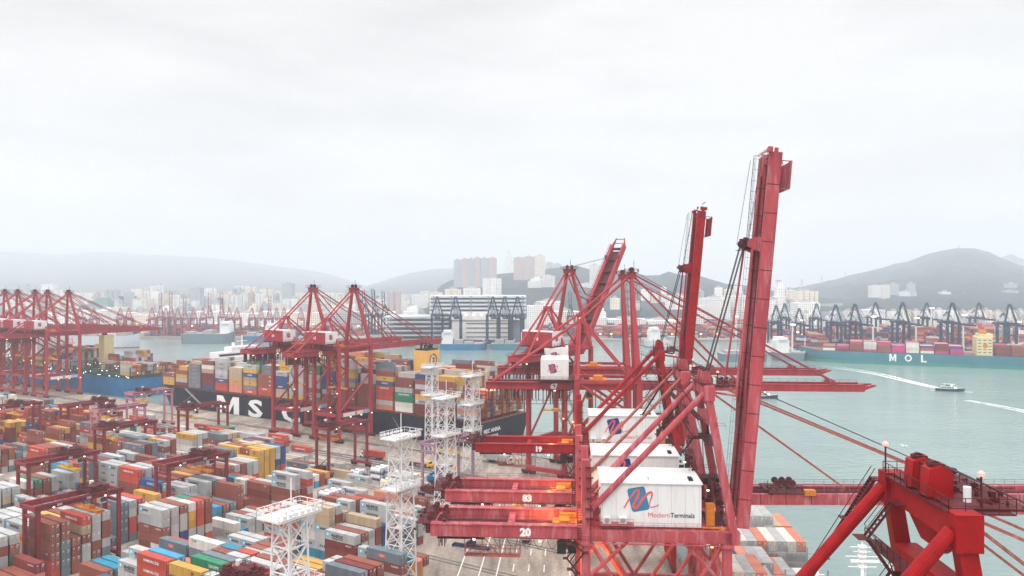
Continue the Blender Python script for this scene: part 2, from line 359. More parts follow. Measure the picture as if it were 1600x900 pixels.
# far bank
def fb(x, D): return ((x-800)/FPX*D, D)
land = [fb(-900,1350), fb(-100,1290), fb(230,1220), fb(600,1190), fb(650,1075), fb(850,1060), fb(870,1170), fb(1180,1160), fb(1205,945), fb(1800,930), (4500,1400), (4500,1850), (-5500,1850), (-5500,1700)]
b = MB(); b.prism(land, -8, -.5); structure(b.build('far_bank', M['land']))
structure(MB().add([(-9500,1850,-.6),(9500,1850,-.6),(9500,12500,-.6),(-9500,12500,-.6)],[(0,1,2,3)]).build('terrain', paint('town_ground', (.10,.12,.11), var=.5, scale=.01)))
# hills
def mat_hill(name, c1, c2):
    m = bpy.data.materials.new(name); m.use_nodes = True; t = m.node_tree; bb = t.nodes['Principled BSDF']; l = t.links.new
    g = t.nodes.new('ShaderNodeNewGeometry'); n = t.nodes.new('ShaderNodeTexNoise'); n.inputs['Scale'].default_value=.035; n.inputs['Detail'].default_value=10; n.inputs['Roughness'].default_value=.75; l(g.outputs['Position'], n.inputs['Vector'])
    r = t.nodes.new('ShaderNodeValToRGB'); l(n.outputs[0], r.inputs[0]); r.color_ramp.elements[0].position=.36; r.color_ramp.elements[0].color=(*c1,1); r.color_ramp.elements[1].position=.62; r.color_ramp.elements[1].color=(*c2,1)
    l(r.outputs[0], bb.inputs['Base Color']); bb.inputs['Roughness'].default_value=.95; bb.inputs['Specular IOR Level'].default_value=0
    return m
M['hill'] = mat_hill('forest_green', (.004,.014,.026), (.055,.08,.085))
from mathutils import noise as MN
def hill(name, ridge, D, depth_front, depth_back, amp, foot=None, seed=0, n=None):
    """a ridge line standing at distance D with slopes in front and behind"""
    xs = [r[0] for r in ridge]; ys = [r[1] for r in ridge]; nx = n or int((xs[-1]-xs[0])/5)
    rows = 34; vs = []; fs = []
    for j in range(rows+1):
        t = j/rows
        for i in range(nx+1):
            x = xs[0]+(xs[-1]-xs[0])*i/nx; y = float(np.interp(x, xs, ys)); X, _, Z = px(x, y, D)
            if t < .7:
                k = t/.7; f = k**1.35; Yc = D-depth_front*(1-k)
            else:
                k = (t-.7)/.3; f = math.cos(k*math.pi/2); Yc = D+depth_back*k
            w = MN.fractal(Vector((X/520+seed, Yc/520, seed)), .9, 2.1, 6)
            rd = 1-abs(MN.fractal(Vector((X/330+seed*2, Yc/900, seed)), .8, 2.2, 5))*1.3
            edge = min(1, i/3, (nx-i)/3)
            z = -2+(Z+2)*f*edge + amp*w*f*(0.12+1.1*math.sin(math.pi*min(t/.7,1)**.8))*edge + amp*.7*(rd-.6)*f*math.sin(math.pi*min(t/.72,1))*edge
            vs.append((X*(Yc/D)**.9, Yc, z))
    for j in range(rows):
        for i in range(nx):
            a = j*(nx+1)+i; fs.append((a, a+1, a+nx+2, a+nx+1))
    b = MB(); b.add(vs, fs); o = b.build(name, M['hill'], smooth=True); structure(o); return o
hill('mountain', [(-260,470),(-200,400),(0,392),(90,397),(160,393),(250,398),(330,403),(400,411),(460,419),(510,427),(545,438),(572,447),(610,470)], 12200, 6500, 900, 50, seed=1.3)
hill('mountain', [(540,480),(575,446),(610,435),(640,426),(680,420),(712,419),(760,425),(820,440),(880,470)], 10500, 5000, 1200, 30, seed=4.1)
hill('hill', [(640,486),(668,466),(690,446),(706,437),(740,434),(780,428),(815,424),(850,420),(880,417),(905,416),(930,423),(960,421),(985,426),(1010,431),(1030,430),(1045,424),(1065,430),(1095,431),(1115,437),(1135,443),(1165,446),(1200,452),(1235,462),(1290,486)], 3900, 2100, 700, 40, seed=7.7)
hill('mountain', [(1180,490),(1215,458),(1262,446),(1300,438),(1330,429),(1352,425),(1378,418),(1400,410),(1422,406),(1445,398),(1470,391),(1495,387.5),(1522,388),(1545,394),(1562,402),(1590,413),(1625,424),(1700,440),(1800,480)], 5900, 3900, 1200, 80, seed=2.9)
hill('mountain', [(1480,470),(1530,412),(1562,403),(1580,397),(1596,404),(1640,412),(1700,420),(1800,450)], 8500, 1500, 1000, 24, seed=9.9)
# haze
hm = bpy.data.materials.new('haze_air'); hm.use_nodes = True; t = hm.node_tree; t.nodes.clear()
o_ = t.nodes.new('ShaderNodeOutputMaterial'); pv = t.nodes.new('ShaderNodeVolumePrincipled'); t.links.new(pv.outputs[0], o_.inputs['Volume'])
pv.inputs['Color'].default_value = (.88,.935,1.0,1); pv.inputs['Density'].default_value = 0.00018; pv.inputs['Anisotropy'].default_value = .0
b = MB(); b.box(-10500,10500,-900,13800,-9,720); hz = b.build('haze', hm); hz['kind'] = 'stuff'; hz.visible_shadow = True

# ================================================================ FAR CITY
FAC = [facade('facade_white', (.90,.89,.86), win=(.30,.32,.35)), facade('facade_cream', (.88,.79,.66), win=(.30,.29,.28)), facade('facade_pink', (.62,.47,.45), win=(.20,.17,.19)), facade('facade_grey', (.46,.50,.54), win=(.15,.18,.22)),
       facade('facade_glass', (.10,.17,.22), win=(.05,.07,.10), wh=.7, ww=.9), facade('facade_teal', (.20,.38,.38)), facade('facade_flats', (.72,.67,.60), win=(.22,.22,.22), wh=.5, ww=.42, fw=2.9)]
M['roofc'] = paint('roof_concrete', (.42,.41,.39))
CNAME = ['white','cream','pale pink','grey','dark glass','teal roofed','beige']
def tower(x0, x1, ytop, D, style=0, depth=None, shape='box', label=None, zb=-.5, group='city towers on the far bank', cat='building', name='city_building', rz=None):
    w = (x1-x0)/FPX*D; Xc = ((x0+x1)/2-800)/FPX*D; h = CAMH-(ytop-HOR)/FPX*D - zb; d = depth or min(max(w*.8, 16), 34)
    bl = MB()
    if shape == 'cross':
        a, c = w/2, w/6
        bl.prism([(-c,-d/2),(c,-d/2),(c,-d/6),(a,-d/6),(a,d/6),(c,d/6),(c,d/2),(-c,d/2),(-c,d/6),(-a,d/6),(-a,-d/6),(-c,-d/6)], 0, h)
    elif shape == 'comb':           # a slab with recessed bays, as housing blocks have
        n = max(2, int(w/11)); pts = []; s = w/n
        for i in range(n):
            x = -w/2+i*s; pts += [(x+.18*s,-d/2),(x+.82*s,-d/2),(x+.82*s,-d/2+3.5),(x+1.18*s,-d/2+3.5)]
        pts = pts[:-1]+[(w/2-.18*s,-d/2+3.5)]
        pts += [(w/2-.18*s,d/2),(-w/2+.18*s,d/2)]
        bl.prism(pts, 0, h)
    elif shape == 'step':
        bl.box(-w/2,w/2,-d/2,d/2,0,h*.62); bl.box(-w*.3,w/2,-d*.35,d*.5,h*.62+.001,h*.85); bl.box(-w*.05,w*.42,-d*.2,d*.4,h*.85+.001,h)
    else: bl.box(-w/2,w/2,-d/2,d/2,0,h)
    o = bl.build(name, FAC[style], None, (Xc, D+d/2, zb), (0,0,rz if rz is not None else rnd.uniform(-.25,.25)))
    rf = MB(); rf.box(-w*.22,w*.2,-d*.2,d*.2,h,h+3.5); 
    if shape != 'step': rf.box(-w*.1,w*.05,-d*.1,d*.1,h+3.501,h+6)
    rf.build('roof_plant', M['roofc'], o)
    tag(o, label, cat, group); return o
shape_word = {'box':'slab', 'cross':'cross-shaped tower', 'comb':'housing block with deep bays', 'step':'stepped building'}
# left skyline: (x0, x1, ytop, D, style, shape, landmark phrase)
SK = [(-8,9,452,2300,3,'box','at the very left edge of the skyline'),(14,40,443,2900,3,'box','almost lost in mist above the leftmost crane masts'),(36,54,464,1900,0,'cross','just behind the leftmost crane masts'),
(56,66,470,1800,3,'box','squeezed between two crane masts on the left'),(64,84,444,2900,0,'box','faint and square in the mist above the left crane group'),(84,98,468,1700,1,'cross','right behind the tallest left crane mast'),
(112,126,474,1750,0,'cross','just right of the tallest left crane mast'),(128,168,466,1600,5,'step','the broad one with a pale green top, above the pale ship'),(170,182,472,1650,0,'box','small, between the green-topped block and the dark glass block'),
(184,206,463,1750,4,'box','the first dark glass one from the left'),(206,232,467,1700,1,'comb','left of the pair of tall white towers'),(233,243,447,1900,0,'cross','left half of the tall white pair'),(244,254,445,1900,0,'cross','right half of the tall white pair'),
(257,272,457,1950,1,'comb','right beside the tall white pair'),(274,295,458,1900,2,'comb','left of the grey blue block'),(296,315,450,1850,3,'box','grey blue, left of the bright white tower'),(317,335,450,1800,0,'cross','bright white, behind the two raised far booms'),
(337,346,466,1700,4,'box','narrow and dark, left of the raised far booms'),(348,364,456,2000,1,'comb','pale, right behind the raised far booms'),(367,379,447,2100,0,'cross','tall and faint, fifth of the way in from the left'),(380,398,448,2150,1,'cross','with a rounded warm top beside the tall faint tower'),
(388,404,462,1750,0,'step','white, low and stepped'),(405,422,466,1800,0,'box','low white, left of the slim white tower'),(424,438,461,1750,0,'cross','slim white, left of the lattice tower'),
(441,457,443,2000,3,'box','tall grey with a mast on its roof'),(462,480,458,1950,1,'comb','behind the left of the paired red cranes'),(482,500,460,1900,1,'cross','touching the apex of the left paired crane'),
(505,522,466,1850,0,'box','between the two apexes of the paired red cranes'),(524,540,470,1800,0,'box','low, between the paired crane apexes'),(560,572,468,1900,0,'cross','just right of the right paired crane apex'),(574,590,462,2000,4,'box','behind the leftmost raised blue boom'),
(590,604,472,1700,0,'box','between two raised blue booms'),(607,626,456,1600,2,'comb','the tall pinkish slab left of the multi-deck terminal'),(627,640,470,1650,0,'box','small white, right of the pinkish slab'),(630,652,478,1400,0,'step','white and stepped, left of the multi-deck terminal'),
(643,654,461,2100,0,'cross','faint, above the white stepped building'),(655,670,455,2200,1,'cross','faint, left of the wooded hill'),(672,690,457,2200,1,'box','faint, at the foot of the wooded hill')]
cnt = {}
for (x0,x1,yt,D,st,sh,ph) in SK:
    tower(x0,x1,yt,D*1.25,st,shape=sh,label=f'{CNAME[st]} {shape_word[sh]} {ph}')
# low filler sheds and blocks along the left bank
for i, (x0,x1,yt,D,st) in enumerate([(20,60,492,1500,3),(70,110,489,1480,0),(115,160,486,1450,0),(165,200,489,1500,1),(205,240,491,1420,1),(243,300,488,1500,3),(303,340,487,1450,0),(345,400,490,1500,0),(405,450,487,1480,0),(452,500,489,1450,1),(505,560,488,1400,3),(565,615,488,1350,0),(618,660,497,1250,3)]):
    tower(x0,x1,yt,D,st,depth=40,label=f'low {CNAME[st]} shed, number-{i+1}-from-left of the row behind the far wharf'.replace('number-1-from-left','leftmost').replace('number-','').replace('-from-left',['','nd','rd','th','th','th','th','th','th','th','th','th','th'][i]+' from the left'),group='low sheds behind the far wharf',name='shed',cat='shed')
fill = random.Random(99); FW = ['leftmost','second','third','fourth','fifth','sixth','seventh','eighth','ninth','tenth','eleventh','twelfth','thirteenth','fourteenth','fifteenth','sixteenth','seventeenth','eighteenth','nineteenth','twentieth','twenty-first','twenty-second','twenty-third','twenty-fourth','twenty-fifth','twenty-sixth','twenty-seventh','twenty-eighth','twenty-ninth','thirtieth','thirty-first','thirty-second']
xx = 8
for i in range(32):
    w = fill.uniform(13,22); st = fill.choice([0,0,0,1,1,3])
    tower(xx,xx+w,fill.uniform(450,470),2350+fill.uniform(0,200),st,shape=fill.choice(['box','cross','comb']),label=f'pale {CNAME[st]} block, {FW[i]} from left in the rearmost row of the far left city',group='rear row of city towers')
    xx += w+fill.uniform(1,7)
xx = 150
for i in range(20):
    w = fill.uniform(12,22); st = fill.choice([0,0,1,3,6])
    tower(xx,xx+w,fill.uniform(472,486),1700+fill.uniform(0,100),st,shape=fill.choice(['box','box','comb','step']),label=f'low {CNAME[st]} block, {FW[i]} from left in the front row of the far left city',group='front row of city blocks')
    xx += w+fill.uniform(2,9)
xx = 112
for i in range(32):
    w = fill.uniform(9,15); st = fill.choice([0,0,0,1,1,2,3])
    tower(xx,xx+w,fill.uniform(452,472),2050+fill.uniform(0,150),st,shape=fill.choice(['box','cross','comb']),label=f'slim {CNAME[st]} tower, {FW[i]} from left in the middle row of the far left city',group='middle row of city towers')
    xx += w+fill.uniform(1,6)
for i in range(12):
    x0 = 1172+i*17+fill.uniform(-3,3); st = fill.choice([0,1,3,6])
    tower(x0,x0+fill.uniform(10,17),fill.uniform(484,497),1480+fill.uniform(0,60),st,shape=fill.choice(['box','comb','step']),label=f'small {CNAME[st]} block, {FW[i]} from left behind wharf cranes right of tallest boom',group='small blocks behind the right wharf')
# hill estate and middle buildings
def on_hill(x0,x1,yt,yb,D,st,sh,label,group,**k):
    if D >= 2000: D *= 1.28
    if D > 3500 and D < 4200: yb += 2
    return tower(x0,x1,yt,D,st,shape=sh,label=label,zb=CAMH-(yb-HOR)/FPX*D,group=group,**k)
EG='tall slabs of the estate on the wooded hill'
for i,(x0,x1,yt) in enumerate([(709,720.3,406),(720.6,731,404.5),(731.3,741,404),(741.3,750.5,402.5),(750.8,763,403.5),(763.3,776,403)]):
    on_hill(x0,x1,yt,449,2500,2 if i%2 else 3,'box',f'{["leftmost","second from left","third from left","third from right","second from right","rightmost"][i]} of the six tall pinkish slabs on the wooded hilltop',EG,depth=20,rz=0)
on_hill(754,783,435,470,1900,0,'cross','white cross-shaped tower in front of the six hilltop slabs','buildings on the middle hillside')
on_hill(694,720,452,470,1700,1,'comb','cream low row above the left end of the multi-deck terminal','buildings on the middle hillside')
on_hill(721,752,450,470,1700,0,'comb','white low row above the multi-deck terminal, left of the white tower','buildings on the middle hillside')
on_hill(788,801,393,440,4200,0,'step','very faint pointed tower lost in cloud behind the hill','faint towers in the cloud')
for i,(x0,x1,yt) in enumerate([(802.5,818,402.5),(818.3,835,401),(835.3,852,399.5)]):
    on_hill(x0,x1,yt,451,2600,[2,2,1][i],'box',f'{["left","middle","right"][i]} one of three tall pink slabs behind the white hillside school',EG,depth=20,rz=0)
on_hill(825,846,432,450,2100,0,'step','white hillside block, left part of the pair below the pink slabs','buildings on the middle hillside')
on_hill(847,868,431,449,2080,0,'comb','white hillside block with arcade, right part of the pair below the pink slabs','buildings on the middle hillside')
on_hill(853,864,410,436,3800,3,'comb','faint grey slab high on the ridge, left of two','faint towers in the cloud')
on_hill(865,877,412,436,3800,3,'comb','faint grey slab high on the ridge, right of two','faint towers in the cloud')
on_hill(922,938,414,457,2300,0,'cross','slim white tower behind the half raised red boom','buildings on the middle hillside')
on_hill(908,926,443,458,2200,0,'box','low white block left of the slim white tower','buildings on the middle hillside')
on_hill(912,920,420,440,3600,3,'box','faint narrow block left of the slim white tower','faint towers in the cloud')
on_hill(838,880,471,488,1500,0,'comb','long cream hillside block right of the multi-deck terminal','buildings on the middle hillside')
on_hill(1043,1086,462,484,1700,0,'comb','white block half hidden behind the shorter raised red boom','buildings on the middle hillside')
for i_,(a_,b_,c_,d_,s_) in enumerate([(1003,1016,452,470,0),(1018,1030,458,474,1),(1034,1042,449,472,0),(1090,1101,455,480,3),(1118,1130,449,468,0),(1133,1147,452,470,1),(1150,1160,447,468,0),(985,1000,470,486,0),(955,968,466,484,1)]):
    on_hill(a_,b_,c_,d_,1750,s_,'cross' if i_%2 else 'box',f'{CNAME[s_]} block, {FW[i_]} of those on the slope behind the near crane masts','blocks on the slope behind the masts')
on_hill(1103,1140,466,502,1500,0,'box','large plain white warehouse right of the shorter raised boom','buildings on the middle hillside',depth=50)
on_hill(1141,1175,462,502,1520,0,'comb','white warehouse left of the tallest red boom','buildings on the middle hillside',depth=50)
on_hill(1178,1206,458,502,1550,0,'step','white stepped block right behind the tallest red boom','buildings right of the tallest boom')
on_hill(1210,1228,440,500,1700,0,'step','tallest white tower right of the tallest red boom','buildings right of the tallest boom')
on_hill(1229,1243,453,500,1700,0,'cross','white tower beside the tallest white tower right of the boom','buildings right of the tallest boom')
on_hill(1244,1279,455,500,1650,1,'comb','wide cream block with glazed top right of the white towers','buildings right of the tallest boom',depth=40)
on_hill(1226,1246,470,505,1450,3,'step','grey low block in front of the white towers','buildings right of the tallest boom')
on_hill(1247,1282,473,508,1400,0,'box','white banded block in front of the wide cream block','buildings right of the tallest boom',depth=40)
on_hill(1200,1224,469,508,1400,0,'comb','white low block just right of the tallest red boom','buildings right of the tallest boom')
for i,(x0,x1,yt,yb,st,l) in enumerate([(1361,1378,446,460,0,'leftmost white block halfway up the right mountain'),(1378,1391,446,464,1,'cream block halfway up the right mountain, second from left'),(1391,1405,443.5,456,3,'grey block halfway up the right mountain, third from left'),(1421,1431,443,458,3,'rightmost tall block halfway up the right mountain'),(1405,1432,455.5,458,0,'long low white block at the foot of the tall mountain blocks'),(1472,1486,456,459.5,0,'small white block alone on the mountain slope'),(1408,1432,464,466.5,0,'long flat white roof low on the mountain slope'),(1502,1515,459,461,0,'left of two small pale roofs low on the right slope'),(1524,1540,462,464,0,'right of two small pale roofs low on the right slope'),(1575,1590,443,445,3,'faint low block at the right end of the slope'),(1570,1592,454,457,3,'faint low row at the right end of the slope')]):
    on_hill(x0,x1,yt,yb+5,2300,st,'box',l,'blocks on the right mountain slope',depth=25)
for i in range(17):
    x0 = 1300+i*18.2+rnd.uniform(-1,1); yt = 485+rnd.uniform(-1.2,2)+ (i%3)*.6
    if i in (3,4): continue
    st = rnd.choice([6,6,1,0]); 
    tower(x0,x0+16,yt,1650,st,depth=18,shape='comb',rz=0,label=f'{CNAME[st]} housing slab, {["1st","2nd","3rd","4th","5th","6th","7th","8th","9th","10th","11th","12th","13th","14th","15th","16th","17th"][i if i<3 else i-2]} from the left in the row under the right mountain',group='housing slabs under the right mountain',name='housing_slab')
tower(1357,1383,484,1600,0,depth=40,rz=0,label='wide plain white block inside the row of housing slabs under the mountain',group='housing slabs under the right mountain')
# pylons on the ridges
def pylon(x, yb, h, D, label):
    X, Y, Z = px(x, yb, D); r = empty('pylon', (X,Y,Z), 0, label, 'pylon', 'pylons on the ridges')
    b = MB(); s = h*.12
    for i in (-1,1):
        for j in (-1,1): b.beam((i*s,j*s,-8),(0,0,h),1.2)
    b.build('mast', M['grey'], r); b = MB()
    for k in (.6,.75,.9): b.beam((-h*.2,0,h*k),(h*.2,0,h*k),1)
    b.build('cross_arm', M['grey'], r)
for x,yb,h,D,l in ((1253,447,48,5000,'leftmost lattice pylon on the skyline right of the tallest boom'),(1284,442,50,5200,'second lattice pylon on the skyline right of the tallest boom'),(1498,389,34,5900,'mast on the very top of the right mountain'),(1321,433,38,5700,'small pylon on the left shoulder of the right mountain')): pylon(x,yb,h,D,l)

# the multi-deck terminal building
def deck_building():
    D = 1105; r = empty('terminal_building', px(746,545,D)[:2]+(-.5,), 0, 'huge multi-deck cargo terminal with open banded floors behind the blue cranes', 'terminal')
    X = lambda x: (x-746)/FPX*D
    Z = lambda y: CAMH-(y-HOR)/FPX*D+.5
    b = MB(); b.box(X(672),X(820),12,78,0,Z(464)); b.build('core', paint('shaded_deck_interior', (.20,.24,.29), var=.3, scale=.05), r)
    b = MB(); y = 462.5
    while y < 492: b.box(X(670),X(822.5),6,84,Z(y+2.9),Z(y)); y += 6.1
    b.build('parking_deck', paint('deck_concrete', (.66,.69,.72), var=.08, scale=.1), r)
    b = MB(); b.box(X(670),X(700),4,80,Z(491),Z(489)); 
    y = 495
    while y < 540: b.box(X(598),X(703),3,82,Z(y+2.2),Z(y)); y += 7
    b.build('ramp', paint('ramp_concrete', (.48,.51,.55), var=.15, scale=.1), r)
    b = MB(); b.box(X(706),X(800),4.1,60,Z(539),Z(500)); b.box(X(701),X(812),2,60,Z(499.9),Z(489))
    b.build('front_wall', paint('pale_wall', (.86,.85,.82), var=.06, scale=.1), r)
    b = MB()
    for yy in (505,512,519,526): b.box(X(728),X(796),3.4,4,Z(yy+1.2),Z(yy)); 
    b.box(X(757),X(767),3.3,4,Z(534),Z(531))
    b.build('window', M['glass'], r)
    b = MB()
    for i in range(9): b.box(X(703+12*i),X(706+12*i),1.2,1.9,Z(492.6),Z(491.4))
    b.build('lamp_strip', M['lamp'], r)
    b = MB()
    for x in (676,704,735,762,790,816): b.box(X(x),X(x)+1.5,5,7,0,Z(462))
    b.build('column', M['grey'], r)
deck_building()
for i,(x0,x1,yt,l) in enumerate([(824,862,478,'long white warehouse right of the multi-deck terminal, left one'),(863,905,487,'long white warehouse behind the red crane house, second from left'),(906,948,482,'white stepped warehouse behind the half raised boom'),(1086,1100,478,'small pale shed left of the large white warehouse'),(950,1010,499,'long low pale shed behind the far container yard, left'),(1012,1060,501,'long low pale shed behind the far container yard, right')]):
    tower(x0,x1,yt,1330,0 if i!=1 else 1,depth=40,shape='step' if i==2 else 'box',label=l,group='warehouses behind the far middle wharf',name='warehouse',cat='warehouse',rz=0)
# ================================================================ CRANES
def logo(parent, x, z, s, y, blue, red=None):
    """company emblem on a face looking towards -y: a tilted rounded square with a scrawled wave"""
    red = red or M['red_logo']
    b = MB(); pts = []; a0 = R(-14); hw, hh = .36*s, .48*s; rr = .11*s
    for cx, cz, st in ((hw-rr,-hh+rr,-90),(hw-rr,hh-rr,0),(-hw+rr,hh-rr,90),(-hw+rr,-hh+rr,180)):
        for k in range(5):
            t = R(st+k*22.5); X, Z = cx+rr*math.cos(t), cz+rr*math.sin(t); pts.append((x-.04*s+X-Z*.24, z+Z+X*.19))
    b.prism_y(pts, y-.03, y); e = b.build('emblem', blue, parent)
    b = MB(); P = [(-.62,-.38),(-.42,-.02),(-.16,.33),(-.04,.36),(-.05,.16),(-.22,-.22),(-.20,-.36),(-.06,-.30),(.18,.06),(.42,.28),(.52,.26),(.50,.08),(.42,-.16),(.46,-.32),(.62,-.30),(.80,-.22)]
    # smooth
    Q = []
    for i in range(len(P)-1):
        p0 = P[max(0,i-1)]; p1 = P[i]; p2 = P[i+1]; p3 = P[min(len(P)-1,i+2)]
        for k in range(5):
            t = k/5; f = lambda a,b_,c,d: .5*((2*b_)+(-a+c)*t+(2*a-5*b_+4*c-d)*t*t+(-a+3*b_-3*c+d)*t**3)
            Q.append((f(p0[0],p1[0],p2[0],p3[0]), f(p0[1],p1[1],p2[1],p3[1])))
    Q.append(P[-1]); n = len(Q); vs = []; fs = []
    for i,(X,Z) in enumerate(Q):
        j = min(i+1,n-1); k = max(i-1,0); dx, dz = Q[j][0]-Q[k][0], Q[j][1]-Q[k][1]; l = math.hypot(dx,dz) or 1
        w = .025+.03*math.sin(math.pi*min(1,i/n*1.3)) if i/n < .77 else .02
        vs += [(x+(X-dz/l*w)*s, y-.045, z+(Z+dx/l*w)*s), (x+(X+dz/l*w)*s, y-.045, z+(Z-dx/l*w)*s)]
        if i: fs.append((2*i-2,2*i-1,2*i+1,2*i))
    b.add(vs, fs); b.build('emblem_stroke', red, e)

def bogies(r, m, xs, ys):
    for x in xs:
        for y in ys:
            b = MB(); b.box(x-.6,x+.6,y-3.6,y+3.6,1.1,1.7)
            for k in (-2.6,-1,.6+.4,2.6): b.box(x-.5,x+.5,y+k-.7,y+k+.7,.7,1.15)
            o = b.build('bogie', m, r); w = MB()
            for k in (-3,-2.2,-1.4,-.6,.6,1.4,2.2,3): w.tube((x-.25,y+k,.4),(x+.25,y+k,.4),.38,n=10)
            w.build('wheel_set', M['black'], o)

def crane_a(name, loc, rz, mat, label, number, boom_angle, apex=63.9, houselogo='full', seed=0, house=True, hinge=29.3, BL=73.6, stay=.58, staymat=None, fs=.5):
    r = empty(name, loc, rz, label, 'crane', 'ship-to-shore cranes with red frames')
    rr = random.Random(seed); dark = M['red_dark']; Y = 6.5
    for x in (0, 27):
        for y in (-Y, Y):
            b = MB(); top = 36.1 if x else 49.5
            b.beam((x,y,2.4),(x,y,35.9),1.7,1.5)
            if not x: b.beam((x,y,35.9),(x,y,49.4),1.5,1.3)
            b.beam((x-1.2,y,33.2),(x+1.2,y,33.2),2.2,.5)
            b.build('leg', mat, r)
    bogies(r, dark, (0,27), (-Y,Y))
    for x in (0,27):
        b = MB(); b.box(x-.8,x+.8,-Y-1,Y+1,1.8,3.3); b.build('sill_beam', mat, r)
        b = MB(); b.box(x-.7,x+.7,-Y+.8,Y-.8,12.2,13.7); b.build('tie_beam', mat, r)
    for y in (-Y,Y):
        b = MB(); b.box(.9,26.1,y-.6,y+.6,12,13.8); b.build('portal_beam', mat, r)
        b = MB(); b.tube((1,y,33),(13,y,14),.42); b.tube((26,y,33),(13.6,y,14),.42); b.tube((13.3,y,14),(27,y,4),.0001); b.build('brace', mat, r)
        b = MB(); b.tube((1,y,27),(8,y,33.6),.4); b.tube((26,y,26),(19,y,33.6),.4); b.build('knee_brace', mat, r)
    b = MB(); b.tube((0,-Y,14),(0,Y,33),.35); b.tube((0,Y,14),(0,-Y,33),.35); b.build('cross_brace', mat, r)
    b = MB(); b.tube((27,-Y,14),(27,Y,30),.35); b.tube((27,Y,14),(27,-Y,30),.35); b.build('cross_brace', mat, r)
    # upper level
    for y in (-Y,Y):
        b = MB(); b.box(.85,29.4,y-.75,y+.75,33.7,36.0); b.build('upper_beam', mat, r)
        b = MB(); s = -1 if y < 0 else 1; yc = s*(Y-.9)
        b.box(-30.6,-.9,yc-.7,yc+.7,33.8,36.15); b.box(-30.6,-.9,yc-.95,yc+.95,36.151,36.35)
        for k in range(10): b.box(-30+k*3,-29.9+k*3,yc-.74,yc+.74,33.9,36.1)
        g = b.build('girder', mat, r)
        if number and s < 0:
            put_text(g, number, (-11.8,yc-.78,34.95), 1.75, M['white_ink'], '-y', bold=.06)
        b = MB(); b.box(-30,-1,yc-s*.7-.5,yc-s*.7+.5,33.5,33.7); b.rail([(-30,yc+s*.9,36.35),(-1,yc+s*.9,36.35)],1.0,2.5,.05); b.build('walkway', dark, r)
    b = MB()
    for x in (-30.3,-15,28.6): b.box(x-.6,x+.6,-Y+1.3,Y-1.3,34,35.6)
    b.build('cross_girder', mat, r)
    # rear machinery: rope sheaves, buffers, frames
    b = MB()
    for k in range(30):
        x = -31.0+rr.uniform(-3.0,3.4); y = rr.uniform(-5.5,5.5); z = rr.uniform(34.4,37.4)
        b.obox((x,y,z), rr.uniform(.15,.6), rr.uniform(.2,.9), rr.uniform(.15,.5), 0)
    for k in range(34):
        p = (-31+rr.uniform(-2.5,3), rr.uniform(-5.5,5.5), rr.uniform(34.5,37.5)); b.beam(p, (p[0]+rr.uniform(-2,2),p[1]+rr.uniform(-2,2),p[2]+rr.uniform(-1,1.4)), .12)
    for y in (-4.6,-3.9,-2.6,2.6,3.9,4.6): b.tube((-31,y-.12,37),(-31,y+.12,37),.62,n=14); b.tube((-29,y-.12,36.6),(-29,y+.12,36.6),.45,n=12)
    b.rail([(-33.3,-6,36.4),(-33.3,6,36.4)],1.1,1.2,.06); b.rail([(-33.3,-6.2,36.4),(-27,-6.2,36.4)],1.1,1.2,.06); b.box(-33.4,-30.7,-6.3,6.3,36.2,36.35); b.box(-31.6,-30.4,-5.8,5.8,34.2,36.2)
    b.tube((-31,-5,37),(-31,5,37),.2,n=6)
    b.build('rope_gear', dark, r)
    b = MB()
    for k in range(24):
        x = rr.uniform(-29,-1.5); b.box(x,x+rr.uniform(.4,2.2),-4.6+rr.uniform(0,.8),-3.8,33.9,34.2+rr.uniform(.2,1.5))
    b.tube((-29,-2,35),(-2,-2,35),.05,n=4); b.tube((-29,2,35),(-2,2,35),.05,n=4); b.tube((-29,-1,35.3),(-2,-1,35.3),.05,n=4); b.tube((-29,1,35.3),(-2,1,35.3),.05,n=4)
    b.build('trolley_ropes', M['cable'], r)
    b = MB()
    for k in range(9): b.box(-28+k*3,-27.8+k*3,-3.9,-2.2,34.0,34.9)
    b.rail([(-29,-3.4,34.1),(-1.5,-3.4,34.1)],1,2,.05); b.box(-29,-1.5,-4.3,-3.4,34.0,34.1); b.box(-29,-1.5,3.4,4.3,34.0,34.1); b.rail([(-29,3.4,34.1),(-1.5,3.4,34.1)],1,2,.05)
    b.build('inner_walkway', dark, r)
    b = MB(); b.tube((.9,-Y-1,40),(.9,-Y-1,47),.1,n=5); b.tube((1.0,-Y,41),(2.8,-Y+.6,44),.1,n=5)
    for z in (38,40,42,44,46,48): b.box(-.1,1.4,-Y-1.3,-Y-.6,z,z+.1)
    b.rail([(-1.2,-Y-1.2,33.7),(3,-Y-1.2,33.7)],1,1,.06); b.beam((.9,-Y-1.2,33.5),(.9,-Y-1.1,48.2),.12); b.build('leg_platform', dark, r)
    b = MB()
    for k in range(12): x = 3+k*1.9; b.box(x,x+.12,-Y-.9,-Y-.74,33.5,34.1)
    b.rail([(3,-Y-1.3,33.6),(25.5,-Y-1.3,33.6)],1,2.2,.05); b.box(3,25.5,-Y-1.35,-Y-.76,33.4,33.5); b.build('side_walkway', mat, r)
    b = MB(); b.box(-29.5,-20,-5.3,5.3,33.0,33.12)
    for k in range(24 if seed == 2 else 5): x = -29.3+k*.4+rr.uniform(-.1,.1); b.box(x,x+rr.uniform(.06,.2),-5.2+rr.uniform(0,.6),-4.6,32.4-rr.uniform(0,1.2),33.05)
    b.build('cable_reel_rack', dark, r)
    # festoon loops below the near girder
    b = MB()
